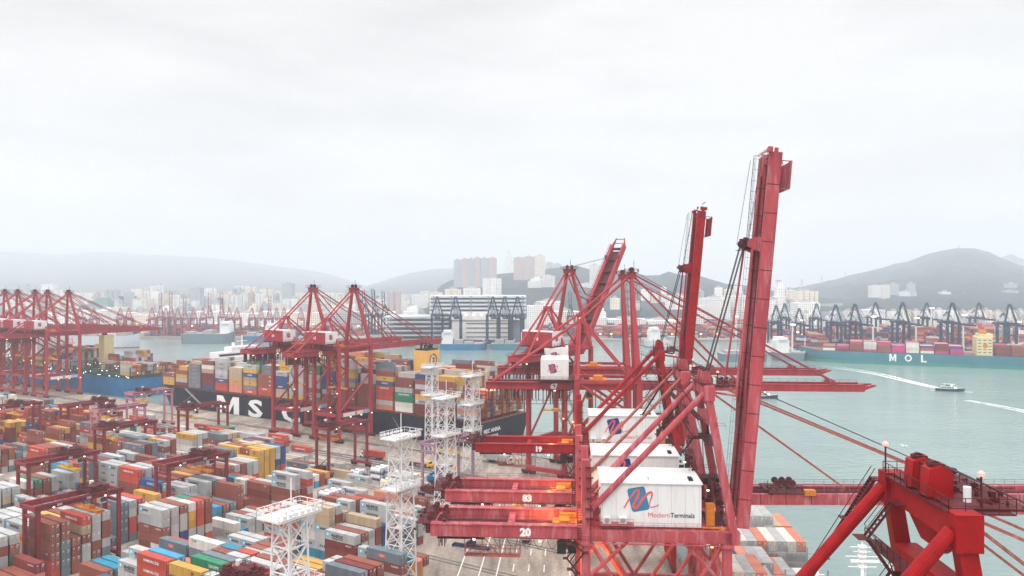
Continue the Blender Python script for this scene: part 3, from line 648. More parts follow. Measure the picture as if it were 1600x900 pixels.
    for i in range(7):
        x0 = -18+i*2.6+rr.uniform(-.2,.2); w = 2.1
        b.path([(x0+w*k/8, -Y+.6, 33.5-rr.uniform(1.5,2.1)*math.sin(math.pi*k/8)) for k in range(9)], .045, 4)
    b.tube((-18.5,-Y+.6,33.6),(.2,-Y+.6,33.6),.06,n=4)
    b.build('festoon_cable', M['black'], r)
    # hanging maintenance walkway
    b = MB(); b.box(-24,-13,-4.4,-2.6,29.3,29.5); b.rail([(-24,-4.4,29.5),(-13,-4.4,29.5),(-13,-2.6,29.5)],1.6,1,.09)
    b.rail([(-24,-2.6,29.5),(-13,-2.6,29.5)],1.6,1,.09)
    for x in (-24,-20.5,-17,-13): b.beam((x,-4.4,29.5),(x,-4.4,33.5),.16)
    b.beam((-20.5,-4.4,33.5),(-17,-4.4,29.5),.14); b.build('maintenance_platform', M['rust'], r)
    b = MB(); b.box(-5.6,-3.9,-Y-.6,-Y+1.2,31.1,33.2); b.box(-3.5,-1.9,-Y-.5,-Y+1.1,31.2,33.1); b.build('electric_box', M['black'], r)
    # A-frame at the waterside
    tx = 23.6
    for y in (-Y,Y):
        b = MB(); b.beam((28.2,y,35.9),(tx,y,apex-2.6),1.55,1.35,1.35,1.25); b.box(tx-1.0,tx+1.0,y-.85,y+.85,apex-2.8,apex)
        b.build('mast', mat, r)
        b = MB(); b.tube((tx-.9,y,apex-1.4),(.6,y,39.2),stay,n=14); b.box(-.1,1.3,y-.8,y+.8,38.3,39.6); b.build('backstay', staymat or mat, r)
        b = MB(); b.beam((tx+.9,y,apex-6),(26.7,y,apex-18),.2); b.rail([(tx+1,y-.7,apex-8),(tx+2.9,y-.7,apex-8)],1,1,.05); b.build('handrail', dark, r)
    b = MB(); b.box(tx-.6,tx+.6,-Y+.9,Y-.9,apex-2.4,apex-.5); b.box(tx-.3,tx+1.7,-Y+.85,Y-.85,apex-7.6,apex-6.2)
    b.add([(tx+.5,-Y+1,apex-2.4),(tx+.5,Y-1,apex-2.4),(tx+.5,2,apex-4.6),(tx+.5,-2,apex-4.6),(tx+.9,-Y+1,apex-2.4),(tx+.9,Y-1,apex-2.4),(tx+.9,2,apex-4.6),(tx+.9,-2,apex-4.6)],[(0,1,2,3),(7,6,5,4),(0,4,5,1),(1,5,6,2),(2,6,7,3),(3,7,4,0)])
    b.build('top_beam', mat, r)
    b = MB(); b.box(tx-1.0,tx+3.9,-Y+.3,Y-.3,apex-.3,apex-.18); 
    b.rail([(tx-1,-Y+.3,apex-.2),(tx+3.9,-Y+.3,apex-.2),(tx+3.9,Y-.3,apex-.2),(tx-1,Y-.3,apex-.2),(tx-1,-Y+.3,apex-.2)],1.15,1.2,.05)
    b.build('top_platform', dark, r)
    for y in (-1.6,1.4):
        b = MB(); b.prism_y([(tx-.9,apex),(tx+1.2,apex),(tx+1.1,apex+2.1),(tx+.3,apex+2.5),(tx-.7,apex+2.2)], y-.75, y+.75)
        b.build('sheave_housing', mat, r)
    b = MB()
    for y in (-1.6,1.4): b.tube((tx,y-.2,apex+2.3),(tx,y+.2,apex+2.3),.5,n=12); b.box(tx-.4,tx+.6,y-.5,y+.5,apex+2.2,apex+2.6)
    for k in range(36): b.obox((tx+rr.uniform(1.5,5.2),rr.uniform(-5.4,5.4),apex+rr.uniform(-.1,.6)),rr.uniform(.1,.5),rr.uniform(.1,.6),rr.uniform(.1,.5),0)
    b.beam((tx+4,-4,apex),(tx+6.5,-4,apex-.6),.2); b.beam((tx+4,4,apex),(tx+6.5,4,apex-.6),.2)
    b.box(tx-.4,tx+5.4,-5.5,5.5,apex-.16,apex+.02); b.box(tx-.25,tx+.25,-1.9,1.8,apex,apex+2.2)
    b.build('rope_sheave', dark, r)
    b = MB(); b.tube((tx+1.6,-3.6,apex),(tx+1.6,-3.6,apex+1.2),.3,n=8); b.build('equipment_drum', M['white'], r)
    for (x,y) in ((tx-.9,Y-.6),(tx+1.9,-Y+1.4)):
        b = MB(); b.beam((x,y,apex),(x,y,apex+2.4),.12); o = b.build('beacon_post', dark, r)
        b = MB(); b.tube((x,y,apex+2.4),(x,y,apex+2.65),.28,n=10); b.tube((x,y,apex+2.65),(x,y,apex+2.82),.22,.08,n=10); b.build('beacon', M['lamp_pink'], o)
    # lower frame between the masts, with its catwalk and bracing
    b = MB(); zf = apex-11.5; xf = tx+(28.2-tx)*11.5/(apex-36)
    b.box(xf-.5,xf+.5,-Y+.7,Y-.7,zf-.9,zf); b.beam((xf,-Y+.7,zf),(tx+.9,0,apex-6.4),.4); b.beam((xf,Y-.7,zf),(tx+.9,0,apex-6.4),.4); b.box(xf-2.2,xf-.4,-Y+.3,Y-.3,zf,zf+.12); b.rail([(xf-2.2,-Y+.3,zf+.1),(xf-2.2,Y-.3,zf+.1)],1.1,1.2,.06)
    b.box(tx-2.2,tx-.9,-Y-.4,Y+.8,apex-6.6,apex-6.48); b.rail([(tx-2.2,-Y-.4,apex-6.5),(tx-2.2,Y+.8,apex-6.5)],1.1,1.2,.06); b.beam((tx-1,Y-.3,apex-6.5),(xf-1,Y-.3,zf),.1)
    b.build('mast_catwalk', dark, r)
    b = MB(); x0_, z0_ = tx-1.2, apex-1.0
    for i in range(3):
        xa_, xb_ = x0_-2.3*i, x0_-2.3*(i+1); za_, zb_ = z0_-3.7*i, z0_-3.7*(i+1)
        for dy in (-.45,.45): b.beam((xa_,Y+1.5+dy,za_),(xb_,Y+1.5+dy,zb_),.1,.3); b.beam((xa_,Y+1.5+dy,za_+1),(xb_,Y+1.5+dy,zb_+1),.06)
        for k in range(13): t_ = k/13; xx = xa_+(xb_-xa_)*t_; zz = za_+(zb_-za_)*t_; b.box(xx-.14,xx+.14,Y+1.08,Y+1.92,zz-.03,zz+.03)
        b.box(xb_-.7,xb_+.5,Y+.9,Y+2.1,zb_-.08,zb_)
    b.box(tx-1.4,tx-.6,Y+.6,Y+2.1,apex-1.1,apex-1.0)
    b.build('mast_stairs', dark, r)
    # stairs and ladders
    b = MB(); b.stairs(20.0, 3.2, 36.2, apex-2, w=2.2); b.build('stairs', dark, r)
    b = MB(); b.stairs(-2.8, -Y-1.6, 3, 33.5, w=2.4); b.build('stairs', dark, r)
    b = MB(); b.ladder((-1.1,-Y,31),(-1.1,-Y,40.5),1.0,.5,.1,ax=(1,0,0)); b.ladder((tx+1.2,Y-.2,apex-20),(tx+.4,Y-.2,apex-1),.6,.6,.07); b.build('ladder', dark, r)
    b = MB()
    for z,x0,x1 in ((36.1,18,28),(44,22.5,27.5),(52,21,26.5)):
        b.box(x0,x1,2,5.4,z,z+.12); b.rail([(x0,2,z),(x1,2,z)],1.1,1.2,.06)
    b.build('landing', dark, r)
    # machine house
    if house:
        b = MB(); x0,x1,y0,y1,z0,z1 = 2.9,22.2,-6.2,6.4,36.5,45.0
        h = MB(); h.box(x0,x1,y0,y1,z0,z1-.25)
        h.prism_y([(x0-.25,z1-.2),(x1+.25,z1-.2),(x1+.25,z1),(x0-.25,z1)], y0-.3, y1+.3)
        h.add([(x0-.25,y0-.3,z1),(x1+.25,y0-.3,z1),(x1+.25,y1+.3,z1),(x0-.25,y1+.3,z1),(x0,0,z1+.55),(x1,0,z1+.55)],[(0,1,5,4),(3,4,5,2),(0,4,3),(1,2,5)])
        ho = h.build('machine_house', M['house_white'], r)
        s = MB()
        for k in range(8): s.box(x0+.3+k*2.65,x0+.36+k*2.65,y0-.02,y0,z0+.3,z1-.3)
        s.build('panel_seam', paint('panel_seam_grey',(.50,.50,.50)), ho)
        s = MB(); s.box(x1-2.2,x1-1.4,y0+1.2,y0+3.6,z1+.2,z1+.5); s.build('roof_vent', M['black'], ho)
        s = MB(); s.box(x1-10,x1-9.9,y0+1.5,y0+3,z1+.25,z1+.5); s.build('roof_bracket', M['grey'], ho)
        s = MB(); s.box(x0-.2,x0+6.2,y0-1.5,y0-.02,z0+.6,z0+.75); s.rail([(x0-.2,y0-1.5,z0+.75),(x0+6.2,y0-1.5,z0+.75)],1,1.2,.05); s.build('balcony', mat, ho)
        for xx in (x0+1.1, x0+4.2):
            s = MB(); s.box(xx-.8,xx+.8,y0-1.2,y0-.05,z0+.8,z0+2.0); ac = s.build('air_conditioner', M['house_white'], ho)
            s = MB(); s.tube((xx,y0-1.26,z0+1.4),(xx,y0-1.2,z0+1.4),.48,n=14); s.build('fan', M['grey'], ac)
        bl = M['blue_logo2'] if houselogo == 'faded' else M['blue_logo']
        logo(ho, x0+7.4, z0+5.3, 4.7, y0-.02, bl)
        put_text(ho, 'Modern', (x0+11.2,y0-.06,z0+2.3), .95, M['red_logo'], '-y', bold=0, width=4.2)
        put_text(ho, 'Terminals', (x0+15.7,y0-.06,z0+2.3), .95, M['grey' if houselogo=='full' else 'ink'], '-y', width=4.6)
        b = MB(); b.box(x0-.6,x1+1.5,-Y+.8,Y-.8,36.02,36.4); b.rail([(x0-.5,y0-.4,36.4),(x1+1.3,y0-.4,36.4)],.9,2,.05); b.build('house_deck', mat, r)
        b = MB()
        for k in range(7): b.box(x0-1.9+rr.uniform(-.6,.6),x0-.5,y0+k*1.6,y0+k*1.6+rr.uniform(.5,1.2),36.2,37+0)
        b.tube((x0-1.4,-5.5,39),(x0-1.4,-3.2,39),1.3,n=14); b.tube((x0-1.4,2.5,38.6),(x0-1.4,5,38.6),1.3,n=14)
        b.build('winch', M['red_std'], r)
    b = MB(); b.box(23.4,25,-4.8,-3.2,36.4,40.6); b.box(22.4,27,-6.1,-5.7,36.3,36.55); b.build('orange_cabinet', M['orange_mach'], r)
    b = MB()
    for k in range(26): b.obox((rr.uniform(22.8,27.5),rr.uniform(-3,5),36.2+rr.uniform(0,7.5)),rr.uniform(.2,1.3),rr.uniform(.2,1.1),rr.uniform(.2,1.3),0)
    b.rail([(22.8,-2,41),(27,-2,41)],1,1,.06); b.rail([(22.8,1,46),(26.4,1,46)],1,1,.06)
    b.box(22.6,27.6,-3.2,5.2,36.05,36.25); b.box(25,25.3,-2,4,36.2,44); b.build('switch_gear', dark, r)
    # trolley with cab
    xt = -4.2
    b = MB(); b.box(xt-2.4,xt+2.6,-4.8,4.75,34.3,34.8); b.box(xt-1.0,xt+2.4,3.4,4.82,34.8,35.9); b.box(xt-1.1,xt+1.0,-1.8,1.6,34.8,35.9); b.rail([(xt-2.3,-3.9,34.8),(xt+2.5,-3.9,34.8)],1,1,.06); tr = b.build('trolley', M['orange_mach'], r)
    b = MB(); b.box(xt-1.2,xt+1.2,-3.6,-1.3,30.8,33.1); cb = b.build('operator_cab', M['orange_mach'], tr)
    b = MB(); b.box(xt-1.1,xt+1.1,-3.68,-3.6,31.2,32.6); b.build('window', M['glass'], cb)
    # boom
    bo = bpy.data.objects.new('boom', None)
    b = MB(); yb = 3.7
    for s in (-1,1):
        y = s*yb; b.box(0,BL,y-.6,y+.6,-2.35,0); b.box(0,BL,y-.72,y+.72,-2.36,-2.28) 
        b.box(0,BL,y-s*.75-.25,y-s*.75+.25,-2.25,-2.08)
    bo = b.build('boom', mat, r, (hinge,0,36.0), (0,R(-boom_angle),0))
    b = MB()
    for x in (2,BL*.33,BL*.75,BL-1.2): b.box(x-.4,x+.4,-yb+.62,yb-.62,-1.9,-.7)
    b.build('cross_member', M['rust'], bo)
    b = MB(); 
    for y in (-1.4,-.7,.7,1.4,3.2): b.tube((1,y,-.9),(BL-2,y,-.9),.1,n=5)
    b.box(0,BL,-.35,.35,-1.9,-1.7); b.box(1,BL-3,-2.7,-1.9,-2.2,-2.05); b.box(1,BL-3,1.8,2.7,-2.2,-2.05)
    for k in range(30): b.box(2+k*2.4,2.2+k*2.4,-2.9,2.9,-2.2,-2.1)
    b.tube((2,-2.2,-.3),(BL-4,-2.2,-.3),.16,n=5); b.tube((2,2.6,-.3),(BL-4,2.6,-.3),.16,n=5)
    b.build('rope_guide', dark, bo)
    b = MB(); b.box(1,BL,yb+.9,yb+1.7,-.2,-.1); b.rail([(1,yb+1.7,-.1),(BL,yb+1.7,-.1)],1,2.2,.05); b.rail([(1,-yb-.7,0),(BL,-yb-.7,0)],1,2.2,.05)
    b.build('boom_walkway', dark, bo)
    b = MB(); b.box(BL-7,BL-1.5,-yb-.7,-yb+.7,-4.3,-4.0); b.box(BL-7,BL-1.5,yb-.7,yb+.7,-4.3,-4.0)
    for x in (BL-7,BL-1.5):
        for s in (-1,1): b.beam((x,s*yb,-2.5),(x,s*yb,-4.2),.16)
    b.beam((BL-7,-yb,-4.2),(BL-1.5,-yb,-2.5),.12); b.box(BL-7,BL-1.5,-yb-.7,yb+.7,-4.35,-4.3)
    b.build('tip_basket', mat, bo)
    b = MB()
    for k in range(14): b.obox((BL+rr.uniform(-.6,1.0),rr.uniform(-4.6,4.6),rr.uniform(-2.2,.2)),rr.uniform(.3,1),rr.uniform(.3,1.4),rr.uniform(.3,1),0)
    b.rail([(BL+.2,-yb,0),(BL+.2,yb,0)],.9,1,.07); b.build('tip_gear', mat, bo)
    b = MB()
    for k in range(1,13):
        for s in (-1,1): b.box(k*5.6,k*5.6+.14,s*yb-.64,s*yb+.64,-2.40,.03)
    b.build('splice_plate', dark, bo)
    xm = BL*.755       # stay bracket
    b = MB()
    for s in (-1,1): b.prism_y([(xm-1.6,0),(xm+1.6,0),(xm+.7,2.6),(xm-.7,2.6)], s*yb-.35, s*yb+.35)
    b.box(xm-.5,xm+.5,-yb,yb,1.6,2.3); b.box(xm-1.2,xm+1.2,-yb,yb,.1,.2); b.build('stay_bracket', mat, bo)
    b = MB()
    for k in range(16): b.obox((xm+rr.uniform(-1,1),rr.uniform(-4.2,4.2),rr.uniform(.8,3.2)),rr.uniform(.3,1),rr.uniform(.3,1.2),rr.uniform(.3,.9),0)
    for s in (-2,-.9,.9,2): b.tube((xm,s-.12,2.6),(xm,s+.12,2.6),.8,n=12)
    b.rail([(xm-1.3,-yb,2.5),(xm-1.3,yb,2.5)],.8,1.2,.06)
    b.build('boom_sheave', dark, bo)
    ca, sa = math.cos(R(boom_angle)), math.sin(R(boom_angle))
    def bw(x, y, z): return (hinge+x*ca-z*sa, y, 36+x*sa+z*ca)
    b = MB(); A = (tx+.6, 0, apex+2.3)
    for s in (-2.1,-1.6,-1,1,1.6,2.1): b.tube((A[0]+.2,s,A[2]), bw(xm,s*1.1,2.8), .055, n=4, cap=False)
    b.build('hoist_rope', M['cable'], r)
    if boom_angle < 20:
        for s in (-1,1):
            b = MB(); b.beam((tx+1,s*Y,apex-1.2), bw(30,s*yb,1.2), fs,fs*.8); b.build('forestay', M['rust'], r)
            b = MB(); b.beam((tx+1,s*Y,apex-.6), bw(xm,s*yb,1.4), fs,fs*.8); b.build('forestay', M['rust'], r)
        b = MB()
        for k in range(34): b.obox(bw(17+rr.uniform(-3.9,3.7), rr.uniform(-4,4), rr.uniform(-.2,1.2)), rr.uniform(.15,.6),rr.uniform(.2,.9),rr.uniform(.15,.6),0)
        for k in range(10): p = bw(17+rr.uniform(-3.6,3.4), rr.uniform(-4,4), 0); b.beam(p,(p[0]+rr.uniform(-1.5,1.5),p[1],p[2]+rr.uniform(1,3)),.13)
        b.rail([bw(13,-4.4,1),bw(20.5,-4.4,1)],1.1,1.2,.07); b.box(hinge+13,hinge+20.8,-4.5,4.5,36.35,36.6)
        for x_ in (15.4,17,18.6): b.tube(bw(x_,-3.6,2.3),bw(x_,-3.3,2.3),.75,n=12); b.tube(bw(x_,-.6,2.3),bw(x_,-.3,2.3),.75,n=12)
        b.build('boom_trolley', dark, r)
        b = MB(); b.box(*[q for q in (50.2,52.6,-4.9,-3.4,36.2,37.4)]); b.build('spreader_winch', M['orange_mach'], r)
    else:      # folded stays hang beside the raised boom
        for s in (-1,1):
            b = MB(); k = bw(xm,s*yb,1.6); j = (28.8, s*Y*.9, 62); b.tube(k, j, .22, n=8); b.tube(j, (tx+.8,s*Y,apex-1.2), .22, n=8)
            b.tube(bw(31,s*3.4,.6), (30.2,s*3.4,41), .28, n=8); b.build('forestay', mat, r)
        b = MB()
        for s in (-3.6,-3,3.4): b.tube(bw(BL-.5,s*1.5,1.6), bw(xm,s*1.5,2.9), .05, n=4, cap=False)
        b.ladder(bw(xm,-1,2.2), bw(BL-.5,-1,2.2), 1.4, 1.6, .06); b.build('boom_ladder', M['cable'], r)
    b = MB()
    for x,y,z in ((-22,-Y+.6,33.3),(-9,-Y+.6,33.2),(5,-Y-.3,33.3),(24,-Y-.9,33.3),(24,-3,43)):
        b.box(x-.22,x+.22,y-.15,y+.15,z-.2,z)
    b.build('lamp', M['lamp'], r)
    return r

def crane_b(name, loc, rz, mat, label, number, g=24, zg=46, za=80.5, xa=20.5, zm=64.7, back=26, out=68, angle=0, house='side', lod=0, scale=1, hx=(-7.5,1.2), group='ship-to-shore cranes with red frames', houselogo=None, reddark=None):
    r = empty(name, loc, rz, label, 'crane', group); r.scale = (scale,)*3; th = 1.6 if lod > 1 else 1
    dark = reddark or M['red_dark']; Y = 9; rr = random.Random(len(label)); zt = zg+2.6
    for x in (0, g):
        for y in (-Y, Y):
            b = MB(); b.beam((x,y,2.4),(x,y,zt+1.4),1.9*th*(1.35 if lod > 1 else 1),1.6*th*(1.35 if lod > 1 else 1))
            if x == 0 and zm: b.beam((x,y,zt+1.4),(x+.3,y*.75,zm-6),1.1,1.1) if False else None
            b.build('leg', mat, r)
    if lod < 2: bogies(r, dark, (0,g), (-Y,Y))
    for x in (0,g):
        b = MB(); b.box(x-.9,x+.9,-Y-1,Y+1,1.8,3.5); b.build('sill_beam', mat, r)
        b = MB(); b.box(x-.8,x+.8,-Y+.8,Y-.8,zt,zt+1.6); b.build('upper_tie', mat, r)
        if lod < 2: 
            b = MB(); b.box(x-.6,x+.6,-Y+.8,Y-.8,13.2,14.8); b.build('tie_beam', mat, r)
    for y in (-Y,Y):
        b = MB(); b.box(.9,g-.9,y-.7,y+.7,13,15.2); pb = b.build('portal_beam', mat, r)
        if y < 0 and lod < 2:
            b = MB(); b.box(2.6,g*.72,y-.78,y-.7,13.2,15.1); b.build('sign_board', M['house_white'], pb)
            b = MB(); b.box(g*.72,g-2,y-.79,y-.7,13.2,15.1); b.build('sign_end', paint('pale_blue_sign', (.28,.5,.72)), pb)
            logo(pb, g*.5, 14.15, 1.5, y-.8, M['violet_logo'])
        b = MB(); b.tube((1,y,zt),(g-1,y,zg*.76),.5); b.tube((g-1,y,zg*.74),(1,y,16),.5); b.build('brace', mat, r)
        b = MB(); b.box(1,g-1,y-.6,y+.6,zt+.2,zt+1.3); b.build('upper_beam', mat, r)
    for y in (-3.6,3.6):
        b = MB(); b.box(-back,g+2.5,y-.7,y+.7,zg,zg+2.5); b.box(-back,g+2.5,y-.95,y+.95,zg+2.501,zg+2.65)
        gi = b.build('girder', mat, r)
        if number and y < 0: put_text(gi, number, (-8.2,y-.75,zg+1.25), 2.2, M['white_ink'], '-y', bold=.06)
        if lod < 2:
            b = MB(); s = 1 if y > 0 else -1; b.box(-back,g,y+s*.95,y+s*1.7,zg+2.5,zg+2.6); b.rail([(-back,y+s*1.7,zg+2.6),(g,y+s*1.7,zg+2.6)],1.1,2.2,.07); b.build('walkway', dark, r)
    b = MB()
    for x in (-back+.5,-back*.5): b.box(x-.5,x+.5,-2.9,2.9,zg+.4,zg+2)
    b.build('cross_girder', mat, r)
    if lod < 2:
        b = MB(); x = -back+1
        while x < -2:
            b.box(x-.15,x+.15,-3.4,-3.0,zg-3.4-rr.random()*2,zg); b.box(x-.45,x+.45,-3.5,-2.9,zg-.5,zg-.1)
            if rr.random() < .6: b.box(x+.4,x+.9,2.4,3.4,zg-4.2,zg)
            x += rr.uniform(.8,1.7)
        b.box(-back,-1,-4.6,-4.4,zg-5.2,zg-5.05); b.box(-back,-1,4.4,4.6,zg-5.2,zg-5.05)
        for k in range(9): b.beam((-back+k*back/9,-4.5,zg),(-back+k*back/9,-4.5,zg-5.2),.12)
        b.build('festoon_gear', dark, r)
    # A-frame
    for y in (-1,1):
        b = MB(); b.beam((g-.4,y*Y,zt+1.5),(xa,y*1.3,za-1.5),1.8*th,1.4*th,1.2*th,1.1*th); b.build('mast', mat, r)
        if zm:
            b = MB(); b.beam((.2,y*Y,zt+1.5),(1.2,y*.9,zm-.6),1.15,1.0,.9,.8); b.build('rear_mast', mat, r)
            b = MB(); b.tube((xa-.5,y*1.6,za-1.2),(1.2,y*1.2,zm),.42); b.tube((1.2,y*1.2,zm),(-back+2.5,y*3.6,zg+2.6),.42); b.build('backstay', mat, r)
            b = MB(); b.tube((1.8,y*1.2,zm-.6),(g-3,y*3.6,zt+1.4),.38); b.build('diagonal_stay', mat, r)
    b = MB(); b.box(xa-1.6,xa+1.6,-2.4,2.4,za-1.6,za+.1); b.build('apex_head', mat, r)
    if zm: b = MB(); b.box(.2,2.2,-1.8,1.8,zm-1,zm+.4); b.build('rear_head', mat, r)
    if lod < 2:
        b = MB(); b.box(xa-2.4,xa+2.4,-3.2,3.2,za-.1+.21,za+.25); b.rail([(xa-2.4,-3.2,za+.2),(xa+2.4,-3.2,za+.2),(xa+2.4,3.2,za+.2),(xa-2.4,3.2,za+.2),(xa-2.4,-3.2,za+.2)],1.2,1.4,.09)
        b.build('apex_platform', dark, r)
        b = MB()
        for y in (-1.2,1.2): b.tube((xa,y-.3,za+1.1),(xa,y+.3,za+1.1),.95,n=12)
        b.beam((xa+.9,0,za),(xa+.9,0,za+4.4),.14); b.build('apex_sheave', dark, r)
        # zigzag access stairs beside the near mast leg
        b = MB(); n = int((za-zt)/3.1)
        for i in range(n):
            t0, t1 = i/n, (i+1)/n; P = lambda t, dx: (g-.4+(xa-g+.4)*t+dx+1.0, (-Y+(Y-1.3)*t), zt+1.5+(za-1.5-zt-1.5)*t)
            b.beam(P(t0,0),P(t1,0),.1); b.beam(P(t0,.6),P(t1,.6),.1); p = P(t1,.6); b.box(p[0]-.9,p[0]+.9,p[1]-.5,p[1]+.5,p[2],p[2]+.12); b.rail([(p[0]-.9,p[1]-.5,p[2]),(p[0]+.9,p[1]-.5,p[2])],1,.9,.06)
        b.build('stairs', dark, r)
        b = MB(); b.stairs(-3.4, -Y+.2, 3, zt, w=2.4, fl=4); b.build('stairs', dark, r)
    # machine house
    x0,x1 = hx; y0,y1 = -7.2, 7.8; z0,z1 = zt+3.2, zt+9.2
    if house == 'low': z0, z1 = zt+1.4, zt+8.6
    h = MB(); h.box(x0,x1,y0,y1,z0,z1); h.cur = 1
    h.add([(x0-.03,y0,z0),(x0-.03,y1,z0),(x0-.03,y1,z1-.1),(x0-.03,y0,z1-.1)], [(0,3,2,1)] if False else [(0,1,2,3)])
    ho = h.build('machine_house', [M['house_white'], mat if house=='side' else M['house_white']], r)
    if lod < 2:
        logo(ho, (x0+x1)/2-.6, (z0+z1)/2+.3, (z1-z0)*.46, y0-.03, M['violet_logo'])
        if number and house=='side': put_text(ho, number, (x0-.08, .6, (z0+z1)/2), 1.6, M['white_ink'], '-x', bold=.03)
    b = MB(); b.box(x0-1,x1+2,y0-.4,y1+.4,z0-.5,z0-.02)
    for x in (x0+.5,x1-.5):
        for y in (-3.6,3.6): b.beam((x,y,zt),(x,y,z0-.4),.5)
    b.rail([(x0-1,y0-.4,z0),(x1+2,y0-.4,z0)],1,2,.07); b.build('house_deck', mat if lod else dark, r)
    # trolley, cab, spreader
    xt = g*.35
    b = MB(); b.box(xt-3,xt+3,-3.4,3.4,zt+.1,zt+1.1); b.box(xt-1.6,xt+1.6,-2.4,2.4,zt+1.1,zt+2.2); tr = b.build('trolley', M['orange_mach'] if lod < 2 else dark, r)
    b = MB(); b.box(xt-4.4,xt-2,-2,1,zg-3.6,zg-.2); cb = b.build('operator_cab', M['orange_mach'] if lod < 2 else dark, tr)
    if lod < 2:
        b = MB(); b.box(xt-4.2,xt-2.2,-2.08,-2,zg-3,zg-1); b.build('window', M['glass'], cb)
        b = MB(); zs = 27
        for x in (xt-1,xt+1):
            for y in (-1.4,1.4): b.tube((x,y,zt),(x,y*1.5,zs+1.2),.05,n=4,cap=False)
        b.build('hoist_rope', M['cable'], r)
        b = MB(); b.box(xt-1.1,xt+1.1,-6.1,6.1,zs,zs+.4); b.box(xt-1.1,xt+1.1,-1.6,1.6,zs+.4,zs+1.2); b.box(xt-1.2,xt+1.2,-6.1,-5.7,zs-.3,zs+.5); b.box(xt-1.2,xt+1.2,5.7,6.1,zs-.3,zs+.5)
        b.build('spreader', M['yellow_mach'], r)
    # boom
    BL = out-2.6; b = MB()
    for s in (-1,1): b.box(0,BL,s*3.3-.6,s*3.3+.6,-2.4,0); b.box(0,BL,s*3.3-.8,s*3.3+.8,0.001,.12)
    bo = b.build('boom', mat, r, (g+2.6,0,zg+2.5), (0,R(-angle),0))
    b = MB()
    for k in range(9): x = 2+k*(BL-4)/8; b.box(x-.35,x+.35,-2.7,2.7,-1.9,-.7)
    if lod < 2: b.box(0.5,BL-3,-2.6,2.6,-2.2,-2.05); b.box(.5,BL-3,-2.69,-2.3,-1.2,-1.05); b.box(.5,BL-3,2.3,2.69,-1.2,-1.05)
    b.build('cross_member', dark, bo)
    if lod < 2:
        b = MB(); b.rail([(1,-4.1,.1),(BL,-4.1,.1)],1,3,.07); b.rail([(1,4.1,.1),(BL,4.1,.1)],1,3,.07); b.build('handrail', dark, bo)
    b = MB(); b.beam((BL,-3.3,-1.2),(BL+4.5,-2.2,-.2),.7,1.4,.35,.5); b.beam((BL,3.3,-1.2),(BL+4.5,2.2,-.2),.7,1.4,.35,.5); b.beam((BL+1.5,-3,-.8),(BL+1.5,3,-.8),.3); b.beam((BL+4,-2.4,-.4),(BL+4,2.4,-.4),.3); b.build('tip', mat, bo)
    ca, sa = math.cos(R(angle)), math.sin(R(angle))
    def bw(x, y, z): return (g+2.6+x*ca-z*sa, y, zg+2.5+x*sa+z*ca)
    b = MB()
    for x in (BL*.42,BL*.86):
        for s in (-1,1): b.prism_y([(x-1.3,.12),(x+1.3,.12),(x+.4,1.7),(x-.4,1.7)], s*3.3-.3, s*3.3+.3)
    b.build('stay_bracket', mat, bo)
    for s in (-1,1):
        if angle < 20:
            b = MB(); b.beam((xa+.6,s*1.8,za-1),bw(BL*.42,s*3.3,1.4),.5,.42); b.build('forestay', mat, r)
            b = MB(); b.beam((xa+.8,s*1.8,za-.6),bw(BL*.86,s*3.3,1.4),.5,.42); b.build('forestay', mat, r)
        else:
            e = bw(BL*.42,s*3.3,1.4); k = ((xa+e[0])/2-1.5, s*2.6, (za+e[2])/2-4)
            b = MB(); b.beam((xa+.6,s*1.8,za-1),k,.45,.4); b.beam(k,e,.45,.4); b.build('forestay', mat, r)
    b = MB()
    for s in (-.7,.7): b.tube((xa,s,za+1),bw(BL*.86,s,.9),.07 if lod < 2 else .15,n=4,cap=False)
    b.build('boom_rope', M['cable'], r)
    if lod < 2:
        b = MB()
        for x,y,z in ((-back+2,-3.6,zg-.3),(-8,-3.6,zg-.3),(8,-Y-.8,12.8),(16,-Y-.8,12.8),(g*.5,Y,12.8),(-1,-Y,26),(g,-Y-1,12.8)):
            b.box(x-.3,x+.3,y-.2,y+.2,z-.25,z)
        b.build('lamp', M['lamp'], r)
    return r
RN = -TN
def near(n, p=3.8): return pn(p, n)
crane_a('quay_crane', near(155.5+6.5), RN, M['red_faded'], 'faded red crane with the largest white machine house and the tallest raised boom', '20', 85, houselogo='faded', seed=1)
crane_a('quay_crane', near(180+6.5, 2.9), RN, M['red_faded'], 'pinkish worn crane with lowered boom and white machine house, directly behind the nearest white house', '83', 1.0, seed=2, stay=.36, staymat=M['rust'])
crane_a('quay_crane', near(233+6.5), RN, M['red_bright'], 'bright scarlet crane with white machine house and the shorter raised boom', '19', 84.8, seed=3, hinge=28.2, BL=69)
crane_a('quay_crane', near(61.5+6.5,6.0), RN, M['red_bright'], 'very near bright red crane of which only the top frame rises at the lower right', '', 3.0, apex=66.8, seed=4, fs=.3)
crane_b('quay_crane', near(283+9), RN, M['red_std'], 'red crane with thick slanting stays, its lowered boom reaching farthest right over the water', '67', g=22, zg=45, za=87.2, xa=19.8, zm=70, back=33, out=79, house='low', hx=(-13,-3))
crane_b('quay_crane', near(331+9), RN, M['red_std'], 'red crane just behind the farthest reaching boom, its own boom tip ending sooner', '66', g=22, zg=45, za=87, xa=19.8, zm=70, back=33, out=79, house='low', hx=(-13,-3))
crane_b('quay_crane', uv(174.5,296), TH, M['red_std'], 'red crane with its boom raised halfway and a red and white machine house', '68', g=24, zg=51, za=89.5, xa=20.5, zm=73, back=24, out=69, angle=48)
crane_b('quay_crane', uv(310,298), TH, M['red_std'], 'right one of the two red cranes working the black hulled ship', '65', back=26)
crane_b('quay_crane', uv(342,298), TH, M['red_std'], 'left one of the two red cranes working the black hulled ship', '64', back=26)
